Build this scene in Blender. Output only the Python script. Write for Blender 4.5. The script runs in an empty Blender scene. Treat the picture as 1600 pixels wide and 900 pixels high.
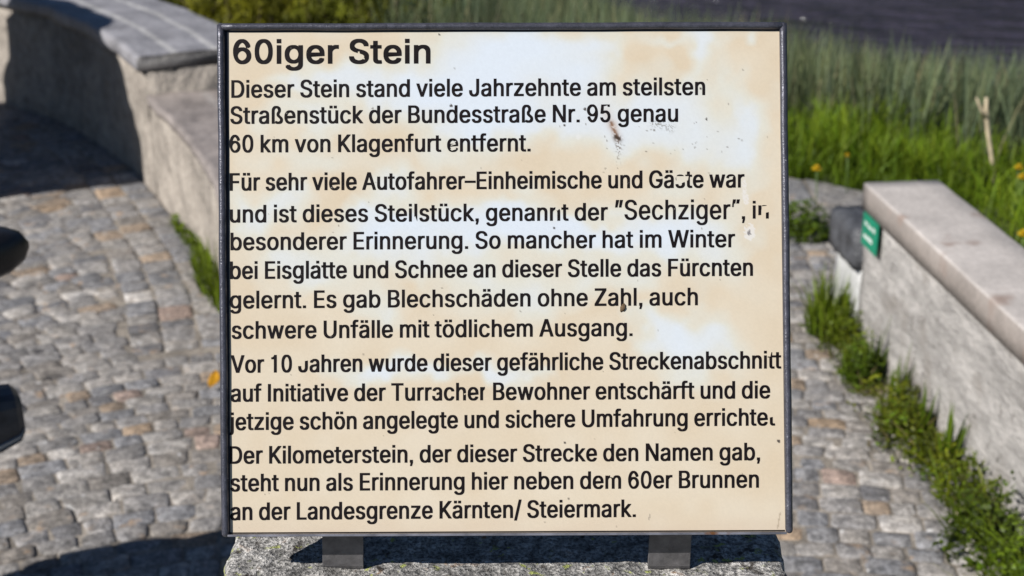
import bpy, bmesh, math, random
import numpy as np
from mathutils import Vector, Matrix, Euler, noise as mnoise

rng = np.random.default_rng(7)
random.seed(7)
SC = bpy.context.scene
COL = SC.collection

# ------------------------------------------------------------------ camera, sky, sun, exposure
CAM_H, PITCH, FPX = 1.7, math.radians(22), 2222.0
cp, sp_ = math.cos(PITCH), math.sin(PITCH)
cam_d = bpy.data.cameras.new('camera')
cam_d.sensor_width = 36.0
cam_d.lens = FPX / 1600 * 36.0
cam_d.clip_start = 0.05
cam_d.clip_end = 3000
cam_d.dof.use_dof = True
cam_d.dof.focus_distance = 1.417
cam_d.dof.aperture_fstop = 7.0
cam_d.dof.aperture_blades = 0
cam = bpy.data.objects.new('camera', cam_d)
cam.location = (0, 0, CAM_H)
cam.rotation_euler = (math.pi / 2 - PITCH, 0, 0)
COL.objects.link(cam)
SC.camera = cam

SUN_DIR = Vector((1.04, 0.71, -1.0)).normalized()      # the way the light travels
SUN_EL = math.asin(-SUN_DIR.z)
SUN_ROT = math.atan2(-SUN_DIR.x, -SUN_DIR.y)
world = bpy.data.worlds.new('World')
SC.world = world
world.use_nodes = True
wn = world.node_tree
wn.nodes.clear()
sky = wn.nodes.new('ShaderNodeTexSky')
sky.sky_type = 'NISHITA'
sky.sun_disc = False
sky.sun_elevation = SUN_EL
sky.sun_rotation = SUN_ROT
sky.altitude = 1700
sky.ozone_density = 4.0
sky.dust_density = 0.3
bg = wn.nodes.new('ShaderNodeBackground')
bg.inputs['Strength'].default_value = 0.05
wo = wn.nodes.new('ShaderNodeOutputWorld')
wn.links.new(sky.outputs[0], bg.inputs[0])
wn.links.new(bg.outputs[0], wo.inputs[0])
sun_d = bpy.data.lights.new('sun', 'SUN')
sun_d.energy = 5.0
sun_d.angle = math.radians(0.5)
sun_d.color = (1.0, 0.965, 0.92)
sun = bpy.data.objects.new('sun', sun_d)
sun.rotation_euler = SUN_DIR.to_track_quat('-Z', 'Y').to_euler()
sun.location = (-6, -4, 8)
COL.objects.link(sun)
SC.view_settings.view_transform = 'Standard'
SC.view_settings.look = 'None'
SC.view_settings.exposure = 0.42
SC.view_settings.gamma = 1.0
SC.view_settings.use_curve_mapping = False


# ------------------------------------------------------------------ helpers
def tag(o, label=None, cat=None, group=None, kind=None):
    if label: o['label'] = label
    if cat: o['category'] = cat
    if group: o['group'] = group
    if kind: o['kind'] = kind
    return o


def empty(name, loc=(0, 0, 0), mat=None):
    o = bpy.data.objects.new(name, None)
    o.empty_display_size = 0.1
    if mat is not None: o.matrix_world = mat
    else: o.location = loc
    COL.objects.link(o)
    return o


def link(name, me, material, parent=None, smooth=False):
    o = bpy.data.objects.new(name, me)
    COL.objects.link(o)
    if material: me.materials.append(material)
    if parent is not None: o.parent = parent
    if smooth:
        me.polygons.foreach_set('use_smooth', np.ones(len(me.polygons), dtype=bool))
    return o


def np_mesh(name, V, faces, cols=None):
    """faces: list of (n, k) integer arrays"""
    me = bpy.data.meshes.new(name)
    V = np.asarray(V, dtype=np.float32).reshape(-1, 3)
    faces = [np.asarray(f, dtype=np.int32) for f in faces if len(f)]
    me.vertices.add(len(V))
    me.vertices.foreach_set('co', V.ravel())
    loops = np.concatenate([f.ravel() for f in faces])
    sizes = np.concatenate([np.full(len(f), f.shape[1], dtype=np.int32) for f in faces])
    starts = np.concatenate([[0], np.cumsum(sizes)[:-1]]).astype(np.int32)
    me.loops.add(len(loops))
    me.loops.foreach_set('vertex_index', loops)
    me.polygons.add(len(sizes))
    me.polygons.foreach_set('loop_start', starts)
    if cols is not None:
        a = me.color_attributes.new('Col', 'FLOAT_COLOR', 'POINT')
        c = np.ones((len(V), 4), dtype=np.float32)
        c[:, :3] = np.clip(cols, 0, 1)
        a.data.foreach_set('color', c.ravel())
    me.update(calc_edges=True)
    me.validate()
    return me


def bm_obj(name, bm, material, parent=None, smooth=False):
    bmesh.ops.recalc_face_normals(bm, faces=bm.faces)
    me = bpy.data.meshes.new(name)
    bm.to_mesh(me)
    bm.free()
    return link(name, me, material, parent, smooth)


def add_box(bm, c, s, rot=None, bevel=0.0, seg=2):
    r = bmesh.ops.create_cube(bm, size=1.0)
    vs = r['verts']
    M = Matrix.Translation(c) @ (rot.to_matrix().to_4x4() if rot is not None else Matrix.Identity(4)) @ Matrix.Diagonal((*s, 1))
    bmesh.ops.transform(bm, matrix=M, verts=vs)
    if bevel > 0:
        es = list({e for v in vs for e in v.link_edges})
        bmesh.ops.bevel(bm, geom=es, offset=bevel, segments=seg, affect='EDGES', profile=0.6)
    return vs


def add_tube(bm, pts, radii, n=12, cap=True, sx=1.0):
    """tube through pts with a radius per point"""
    pts = [Vector(p) for p in pts]
    if not hasattr(radii, '__len__'): radii = [radii] * len(pts)
    rings = []
    ref = Vector((0.13, 0.21, 0.97))
    for i, p in enumerate(pts):
        t = (pts[min(i + 1, len(pts) - 1)] - pts[max(i - 1, 0)]).normalized()
        a = t.cross(ref)
        if a.length < 0.05: a = t.cross(Vector((1, 0, 0)))
        a.normalize()
        b = t.cross(a)
        rings.append([bm.verts.new(p + (a * math.cos(q) * sx + b * math.sin(q)) * radii[i]) for q in [2 * math.pi * k / n for k in range(n)]])
    for r0, r1 in zip(rings, rings[1:]):
        for k in range(n):
            bm.faces.new((r0[k], r0[(k + 1) % n], r1[(k + 1) % n], r1[k]))
    if cap:
        bm.faces.new(rings[0][::-1])
        bm.faces.new(rings[-1])


def add_lathe(bm, prof, M, n=32, closed=False):
    """prof: (radius, height) about local z, placed by matrix M"""
    rings = []
    for r, h in prof:
        rings.append([bm.verts.new(M @ Vector((r * math.cos(2 * math.pi * k / n), r * math.sin(2 * math.pi * k / n), h))) for k in range(n)])
    pairs = list(zip(rings, rings[1:]))
    if closed: pairs.append((rings[-1], rings[0]))
    for r0, r1 in pairs:
        for k in range(n):
            bm.faces.new((r0[k], r0[(k + 1) % n], r1[(k + 1) % n], r1[k]))
    if not closed:
        bm.faces.new(rings[0][::-1])
        bm.faces.new(rings[-1])


def vnoise(X, Y, cell, seed):
    """smooth 2-D value noise, 0..1"""
    g = np.random.default_rng(seed).random((256, 256))
    x = np.asarray(X) / cell + 1000.5
    y = np.asarray(Y) / cell + 1000.5
    xi = np.floor(x).astype(int); yi = np.floor(y).astype(int)
    fx = x - xi; fy = y - yi
    fx = fx * fx * (3 - 2 * fx); fy = fy * fy * (3 - 2 * fy)
    a = g[xi % 256, yi % 256]; b = g[(xi + 1) % 256, yi % 256]
    c = g[xi % 256, (yi + 1) % 256]; d = g[(xi + 1) % 256, (yi + 1) % 256]
    return (a * (1 - fx) + b * fx) * (1 - fy) + (c * (1 - fx) + d * fx) * fy


# ------------------------------------------------------------------ materials
def material(name, color=(0.5, 0.5, 0.5), rough=0.8, attr=False, noises=(), bumps=(), metallic=0.0, spec=0.4, trans=0.0, stretch=None):
    """noises: (scale, detail, dark multiplier, light multiplier, low, high); bumps: (scale, detail, strength, distance)"""
    m = bpy.data.materials.new(name)
    m.use_nodes = True
    nt = m.node_tree
    b = nt.nodes['Principled BSDF']
    b.inputs['Roughness'].default_value = rough
    b.inputs['Metallic'].default_value = metallic
    b.inputs['Specular IOR Level'].default_value = spec
    tc = nt.nodes.new('ShaderNodeTexCoord')
    src = tc.outputs['Object']
    if stretch:
        mp = nt.nodes.new('ShaderNodeMapping')
        mp.inputs['Rotation'].default_value = stretch[1]
        mp.inputs['Scale'].default_value = stretch[0]
        nt.links.new(src, mp.inputs['Vector'])
        src = mp.outputs[0]
    if attr:
        at = nt.nodes.new('ShaderNodeVertexColor')
        at.layer_name = 'Col'
        cur = at.outputs['Color']
    else:
        rgb = nt.nodes.new('ShaderNodeRGB')
        rgb.outputs[0].default_value = (*color, 1)
        cur = rgb.outputs[0]
    for (sc, det, lo, hi, p0, p1) in noises:
        nz = nt.nodes.new('ShaderNodeTexNoise')
        nz.inputs['Scale'].default_value = sc
        nz.inputs['Detail'].default_value = det
        nz.inputs['Roughness'].default_value = 0.6
        nt.links.new(src, nz.inputs['Vector'])
        rp = nt.nodes.new('ShaderNodeValToRGB')
        rp.color_ramp.elements[0].position = p0
        rp.color_ramp.elements[1].position = p1
        lo = lo if hasattr(lo, '__len__') else (lo,) * 3
        hi = hi if hasattr(hi, '__len__') else (hi,) * 3
        rp.color_ramp.elements[0].color = (*lo, 1)
        rp.color_ramp.elements[1].color = (*hi, 1)
        nt.links.new(nz.outputs['Fac'], rp.inputs[0])
        mx = nt.nodes.new('ShaderNodeMix')
        mx.data_type = 'RGBA'
        mx.blend_type = 'MULTIPLY'
        mx.inputs[0].default_value = 1.0
        nt.links.new(cur, mx.inputs[6])
        nt.links.new(rp.outputs[0], mx.inputs[7])
        cur = mx.outputs[2]
    nt.links.new(cur, b.inputs['Base Color'])
    prev = None
    for (sc, det, st, dist) in bumps:
        nz = nt.nodes.new('ShaderNodeTexNoise')
        nz.inputs['Scale'].default_value = sc
        nz.inputs['Detail'].default_value = det
        nz.inputs['Roughness'].default_value = 0.65
        nt.links.new(src, nz.inputs['Vector'])
        bp = nt.nodes.new('ShaderNodeBump')
        bp.inputs['Strength'].default_value = st
        bp.inputs['Distance'].default_value = dist
        nt.links.new(nz.outputs['Fac'], bp.inputs['Height'])
        if prev is not None: nt.links.new(prev, bp.inputs['Normal'])
        prev = bp.outputs[0]
    if prev is not None: nt.links.new(prev, b.inputs['Normal'])
    if trans > 0:
        tr = nt.nodes.new('ShaderNodeBsdfTranslucent')
        ad = nt.nodes.new('ShaderNodeMixShader')
        ad.inputs[0].default_value = trans
        nt.links.new(cur, tr.inputs['Color'])
        out = [n for n in nt.nodes if n.type == 'OUTPUT_MATERIAL'][0]
        nt.links.new(b.outputs[0], ad.inputs[1])
        nt.links.new(tr.outputs[0], ad.inputs[2])
        nt.links.new(ad.outputs[0], out.inputs['Surface'])
    return m


def over_spots(m, color, scale, lo, hi, detail=3.0, mask_scale=None, mask=(0.45, 0.6)):
    """mix a colour in where a noise is high: lichen, dirt"""
    nt = m.node_tree
    b = nt.nodes['Principled BSDF']
    l = b.inputs['Base Color'].links[0]
    cur = l.from_socket
    tc = [n for n in nt.nodes if n.type == 'TEX_COORD'][0]
    nz = nt.nodes.new('ShaderNodeTexNoise')
    nz.inputs['Scale'].default_value = scale
    nz.inputs['Detail'].default_value = detail
    nt.links.new(tc.outputs['Object'], nz.inputs['Vector'])
    mr = nt.nodes.new('ShaderNodeMapRange')
    mr.inputs['From Min'].default_value = lo
    mr.inputs['From Max'].default_value = hi
    nt.links.new(nz.outputs['Fac'], mr.inputs['Value'])
    fac = mr.outputs[0]
    if mask_scale:
        n2 = nt.nodes.new('ShaderNodeTexNoise')
        n2.inputs['Scale'].default_value = mask_scale
        nt.links.new(tc.outputs['Object'], n2.inputs['Vector'])
        m2 = nt.nodes.new('ShaderNodeMapRange')
        m2.inputs['From Min'].default_value = mask[0]
        m2.inputs['From Max'].default_value = mask[1]
        nt.links.new(n2.outputs['Fac'], m2.inputs['Value'])
        mm = nt.nodes.new('ShaderNodeMath')
        mm.operation = 'MULTIPLY'
        nt.links.new(fac, mm.inputs[0])
        nt.links.new(m2.outputs[0], mm.inputs[1])
        fac = mm.outputs[0]
    mx = nt.nodes.new('ShaderNodeMix')
    mx.data_type = 'RGBA'
    nt.links.new(fac, mx.inputs[0])
    nt.links.new(cur, mx.inputs[6])
    mx.inputs[7].default_value = (*color, 1)
    nt.links.new(mx.outputs[2], b.inputs['Base Color'])
    return m


MAT = {}
MAT['sett'] = material('sett_granite', attr=True, rough=0.85, spec=0.3,
                       noises=((16, 4, (0.88, 0.865, 0.86), (1.15, 1.10, 1.04), 0.36, 0.64), (38, 5, 0.62, 1.34, 0.36, 0.64), (120, 4, 0.62, 1.4, 0.35, 0.65)), bumps=((55, 5, 0.6, 0.008), (150, 3, 0.6, 0.004)))
over_spots(MAT['sett'], (0.32, 0.235, 0.165), 24, 0.58, 0.70, 4, 7, (0.5, 0.62))
over_spots(MAT['sett'], (0.46, 0.45, 0.44), 26, 0.66, 0.74, 4)
MAT['joint'] = material('joint_sand', (0.25, 0.22, 0.185), 0.95, noises=((9, 4, 0.55, 1.2, 0.35, 0.65), (120, 2, 0.6, 1.3, 0.3, 0.7)), bumps=((120, 3, 0.6, 0.006),))
MAT['soil'] = material('meadow_soil', (0.035, 0.048, 0.012), 0.95, noises=((3, 4, 0.6, 1.2, 0.35, 0.65),), bumps=((20, 4, 0.8, 0.04),))
MAT['grass'] = material('grass_blades', attr=True, rough=0.55, spec=0.25, trans=0.35)
MAT['weed'] = material('weed_leaves', attr=True, rough=0.5, spec=0.3, trans=0.3)
MAT['needle'] = material('pine_needles', attr=True, rough=0.6, spec=0.2, trans=0.2)
MAT['bark'] = material('bark', (0.10, 0.07, 0.05), 0.9, noises=((30, 4, 0.6, 1.3, 0.3, 0.7),), bumps=((40, 4, 0.8, 0.01),))
MAT['rubble'] = material('rough_wall_stone', (0.345, 0.305, 0.262), 0.9, noises=((4, 5, 0.72, 1.18, 0.35, 0.65), (22, 5, 0.78, 1.15, 0.35, 0.62), (90, 3, 0.8, 1.15, 0.3, 0.7)),
                         bumps=((9, 5, 0.8, 0.04), (50, 5, 0.7, 0.012)))
MAT['slate'] = material('slate_coping', attr=True, rough=0.55, spec=0.5, noises=((7, 5, 0.7, 1.2, 0.35, 0.65), (60, 4, 0.8, 1.2, 0.3, 0.7)), bumps=((14, 5, 0.5, 0.015), (70, 4, 0.4, 0.006)))
MAT['dark_slate'] = material('dark_slate_block', (0.055, 0.057, 0.063), 0.5, spec=0.5, noises=((18, 5, 0.6, 1.6, 0.35, 0.65),), bumps=((22, 5, 0.8, 0.02),))
MAT['board'] = material('rough_cast_concrete', (0.455, 0.43, 0.405), 0.9,
                        noises=((3.5, 5, 0.80, 1.08, 0.36, 0.62), (11, 5, 0.80, 1.12, 0.35, 0.65), (45, 4, 0.78, 1.12, 0.33, 0.67)), bumps=((8, 6, 0.7, 0.03), (40, 5, 0.8, 0.012)),
                        stretch=((1.0, 1.0, 3.6), (0, 0, 0)))
over_spots(MAT['board'], (0.27, 0.245, 0.22), 7, 0.55, 0.72, 5)
over_spots(MAT['board'], (0.20, 0.185, 0.17), 34, 0.62, 0.72, 4, 6, (0.45, 0.6))
over_spots(MAT['rubble'], (0.20, 0.175, 0.15), 11, 0.58, 0.72, 5)
MAT['cap'] = material('cast_cap_concrete', attr=True, rough=0.85, noises=((6, 4, 0.85, 1.1, 0.35, 0.65), (70, 4, 0.85, 1.1, 0.3, 0.7)), bumps=((70, 4, 0.35, 0.006),))
over_spots(MAT['cap'], (0.24, 0.18, 0.15), 9, 0.60, 0.74)
MAT['white_wall'] = material('white_render', (0.46, 0.46, 0.45), 0.85, noises=((14, 4, 0.85, 1.08, 0.35, 0.65),), bumps=((60, 4, 0.5, 0.006),))
MAT['granite'] = material('weathered_granite', (0.31, 0.298, 0.28), 0.85, spec=0.3,
                          noises=((60, 5, 0.5, 1.4, 0.38, 0.62), (260, 3, 0.42, 1.6, 0.37, 0.63), (14, 3, 0.8, 1.2, 0.35, 0.65)),
                          bumps=((60, 5, 0.9, 0.012), (260, 3, 0.9, 0.004)))
over_spots(MAT['granite'], (0.05, 0.042, 0.035), 75, 0.58, 0.66, 4, 22, (0.42, 0.55))
over_spots(MAT['granite'], (0.22, 0.13, 0.07), 60, 0.60, 0.70, 4, 17, (0.5, 0.62))
over_spots(MAT['granite'], (0.36, 0.39, 0.12), 85, 0.61, 0.66, 4, 22, (0.46, 0.55))
MAT['edging'] = material('edging_stone', attr=True, rough=0.88, noises=((12, 5, 0.75, 1.2, 0.35, 0.65), (80, 3, 0.8, 1.2, 0.3, 0.7)), bumps=((20, 5, 0.8, 0.02),))
MAT['panel'] = material('weathered_panel', attr=True, rough=0.32, spec=0.35, bumps=((9, 2, 0.05, 0.01),))
MAT['ink'] = material('black_lettering', (0.0065, 0.0045, 0.005), 0.5, spec=0.12, noises=((60, 3, 0.7, 1.5, 0.3, 0.7),))
over_spots(MAT['ink'], (0.16, 0.145, 0.13), 230, 0.68, 0.74, 3, 30, (0.52, 0.62))
MAT['frame'] = material('hammered_dark_paint', (0.062, 0.062, 0.078), 0.30, metallic=0.35, spec=0.6, noises=((130, 3, 0.7, 1.3, 0.3, 0.7), (900, 1, 0.8, 1.3, 0.35, 0.65)), bumps=((700, 2, 0.35, 0.0012),))
over_spots(MAT['frame'], (0.36, 0.36, 0.38), 260, 0.70, 0.76, 3, 45, (0.5, 0.6))
MAT['lip'] = material('worn_zinc_lip', (0.20, 0.20, 0.23), 0.35, metallic=0.4, noises=((40, 4, 0.6, 1.25, 0.35, 0.65),))
over_spots(MAT['lip'], (0.16, 0.07, 0.025), 42, 0.58, 0.68, 4, 8, (0.48, 0.6))
MAT['strap'] = material('dark_steel_strap', (0.125, 0.12, 0.122), 0.42, metallic=0.3, noises=((70, 4, 0.75, 1.25, 0.35, 0.65),), bumps=((300, 3, 0.25, 0.002),))
MAT['green'] = material('green_enamel', (0.0, 0.19, 0.105), 0.35, noises=((40, 3, 0.85, 1.15, 0.3, 0.7),))
MAT['white_ink'] = material('white_lettering', (0.62, 0.68, 0.64), 0.5, noises=((90, 3, 0.8, 1.1, 0.3, 0.7),))
MAT['petal'] = material('yellow_petals', (0.62, 0.42, 0.01), 0.6, noises=((300, 2, 0.8, 1.1, 0.3, 0.7),), trans=0.2)
MAT['stem'] = material('flower_stem', (0.10, 0.16, 0.04), 0.6, noises=((60, 2, 0.8, 1.2, 0.3, 0.7),))
MAT['dry'] = material('dry_stalk', (0.52, 0.43, 0.29), 0.75, noises=((25, 4, 0.7, 1.15, 0.3, 0.7),), bumps=((60, 3, 0.5, 0.005),))
MAT['leaf_yellow'] = material('fallen_leaf', (0.55, 0.27, 0.01), 0.6, noises=((120, 3, 0.6, 1.2, 0.3, 0.7),), trans=0.2)
MAT['black_plastic'] = material('black_vinyl', (0.010, 0.010, 0.012), 0.38, noises=((200, 2, 0.8, 1.3, 0.3, 0.7),), bumps=((400, 2, 0.1, 0.001),))
MAT['bike_paint'] = material('black_paint', (0.014, 0.015, 0.019), 0.2, spec=0.6, noises=((5, 2, 0.8, 1.2, 0.3, 0.7),))
MAT['steel'] = material('dull_steel', (0.30, 0.30, 0.31), 0.35, metallic=0.8, noises=((60, 3, 0.75, 1.2, 0.3, 0.7),))
MAT['case'] = material('dark_grey_metal', (0.045, 0.05, 0.06), 0.42, metallic=0.2, noises=((35, 3, 0.7, 1.3, 0.3, 0.7),), bumps=((80, 3, 0.2, 0.003),))
MAT['case_band'] = material('grey_band', (0.36, 0.39, 0.42), 0.45, noises=((60, 3, 0.8, 1.2, 0.3, 0.7),))
MAT['rubber'] = material('rubber', (0.016, 0.016, 0.016), 0.75, noises=((60, 3, 0.7, 1.3, 0.3, 0.7),), bumps=((90, 3, 0.3, 0.004),))
MAT['red_lens'] = material('red_lens', (0.25, 0.008, 0.006), 0.2, noises=((60, 2, 0.85, 1.1, 0.3, 0.7),))
MAT['rail_shade'] = material('dark_rail_shade', (0.022, 0.023, 0.032), 0.5, spec=0.2, noises=((60, 3, 0.7, 1.3, 0.3, 0.7),))  # dark colour for the painted shade beside the rails
MAT['dirt'] = material('dried_dirt', (0.10, 0.065, 0.035), 0.95, noises=((900, 3, 0.5, 1.5, 0.3, 0.7),))
MAT['glass'] = material('clear_lens', (0.45, 0.47, 0.5), 0.1, spec=0.8, noises=((60, 2, 0.9, 1.1, 0.3, 0.7),))
MAT['hill'] = material('forested_hill', (0.016, 0.022, 0.014), 0.95, noises=((0.05, 5, 0.5, 1.4, 0.35, 0.65), (0.4, 4, 0.5, 1.5, 0.35, 0.65)), bumps=((0.3, 4, 1.0, 2.0),))


def water_material():
    m = material('lake_water', (0.040, 0.035, 0.052), 0.12, spec=0.5, noises=((0.8, 4, 0.8, 1.25, 0.35, 0.65),))
    nt = m.node_tree
    b = nt.nodes['Principled BSDF']
    tc = [n for n in nt.nodes if n.type == 'TEX_COORD'][0]
    mp = nt.nodes.new('ShaderNodeMapping')
    mp.inputs['Scale'].default_value = (1.0, 2.6, 1.0)
    nt.links.new(tc.outputs['Object'], mp.inputs[0])
    nz = nt.nodes.new('ShaderNodeTexNoise')
    nz.inputs['Scale'].default_value = 2.4
    nz.inputs['Detail'].default_value = 4
    nt.links.new(mp.outputs[0], nz.inputs['Vector'])
    bp = nt.nodes.new('ShaderNodeBump')
    bp.inputs['Strength'].default_value = 1.0
    bp.inputs['Distance'].default_value = 0.32
    nt.links.new(nz.outputs['Fac'], bp.inputs['Height'])
    nt.links.new(bp.outputs[0], b.inputs['Normal'])
    return m


MAT['water'] = water_material()


# ------------------------------------------------------------------ terrain, lake, hills
WL = np.array([(-5.2, 8.7), (-3.9, 7.75), (-2.9, 6.95), (-2.4, 6.55), (-2.0, 6.18), (-1.72, 5.80), (-1.516, 5.469), (-1.35, 5.15), (-1.29, 5.02), (-1.079, 4.59), (-0.929, 4.208), (-0.80, 3.78)])


def shore_y(x):
    """where the meadow meets the lake"""
    x = np.asarray(x, dtype=float)
    near = 9.75 - 0.78 * (x - 0.85)
    far = 9.75 + 4.2 * np.clip(0.85 - x, 0, None) ** 1.15
    y = np.where(x > 0.85, near, far)
    return np.clip(y, 6.6, 30.0)


WATER_Z = -0.66
EDGE_Y = lambda x: 5.39 - 0.76 * np.clip(np.asarray(x, dtype=float) - 1.096, -0.25, 0.6)
SLAB_Y = lambda x: 4.84 - 0.10 * (np.asarray(x, dtype=float) - 1.0)


def terrain_z(x, y):
    x = np.asarray(x, dtype=float); y = np.asarray(y, dtype=float)
    sh = shore_y(x)
    y0 = np.where(x < -0.3, 7.0, 5.6)
    t = np.clip((y - y0) / np.maximum(sh - y0, 0.6), 0, 1.6)
    z = 0.03 - (0.03 - WATER_Z) * t ** 1.25
    under = ((x < 1.0) | ((x < 1.65) & (y > 3.9))) & (y < EDGE_Y(x) + 0.03)
    z = np.where(under, -0.12, z)
    z = np.where((x < 1.12) & (y < 4.0), -0.12, z)
    z = np.where((x < -0.9) & (y < 9.0) & (x < np.interp(y, WL[::-1, 1], WL[::-1, 0]) + 0.2), -0.12, z)
    return z + 0.03 * (vnoise(x, y, 0.6, 3) - 0.5)


xs = np.concatenate([[-900, -300, -80, -30, -14], np.arange(-9, 9.01, 0.16), [14, 30, 80, 300, 900]])
ys = np.concatenate([[-600, -200, -50, -15, -6], np.arange(-3, 16.01, 0.16), [20, 26, 34, 60]])
X, Y = np.meshgrid(xs, ys, indexing='ij')
Z = terrain_z(X, Y)
Z = np.where(Y > shore_y(X) + 2.0, -1.3, Z)
Z = np.where((np.abs(X) > 9.01) | (Y < -3.01), np.where(Y > 6, Z, -0.12), Z)
nx, ny = X.shape
idx = np.arange(nx * ny).reshape(nx, ny)
q = np.stack([idx[:-1, :-1], idx[1:, :-1], idx[1:, 1:], idx[:-1, 1:]], -1).reshape(-1, 4)
o = link('ground', np_mesh('ground', np.stack([X, Y, Z], -1), [q]), MAT['soil'], smooth=True)
tag(o, kind='structure')

bm = bmesh.new()
vs = [bm.verts.new(p) for p in ((-1200, 5.4, WATER_Z), (1200, 5.4, WATER_Z), (1200, 2000, WATER_Z), (-1200, 2000, WATER_Z))]
bm.faces.new(vs)
tag(bm_obj('lake', bm, MAT['water']), kind='structure')

# wooded hills beyond the lake
hx = np.linspace(-420, 420, 90)
hy = np.linspace(0, 1, 14)
HX, HT = np.meshgrid(hx, hy, indexing='ij')
HY = 95 + HT * 170 - 0.00012 * HX ** 2 * 3
HZ = WATER_Z - 0.6 + np.sin(np.clip(HT * 1.1, 0, 1) * math.pi / 2) * (52 + 26 * (vnoise(HX, HX * 0, 60, 5) - 0.3)) + 5 * (vnoise(HX, HY, 9, 6) - 0.5) * (HT > 0)
idx = np.arange(HX.size).reshape(HX.shape)
q = np.stack([idx[:-1, :-1], idx[1:, :-1], idx[1:, 1:], idx[:-1, 1:]], -1).reshape(-1, 4)
tag(link('hills', np_mesh('hills', np.stack([HX, HY, HZ], -1), [q]), MAT['hill'], smooth=True), kind='structure')

# ------------------------------------------------------------------ walls: plan lines
STEP_I = 7                                   # the upper wall ends here
RA = np.array((1.000, 3.79)); RD = np.array((0.105, -1.0)); RD = RD / np.linalg.norm(RD)     # right wall: end and direction


def wall_x(y):
    o_ = np.argsort(WL[:, 1])
    return np.interp(y, WL[o_, 1], WL[o_, 0])


def rwall_x(y):
    return RA[0] + (RA[1] - np.asarray(y)) * 0.105


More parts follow.
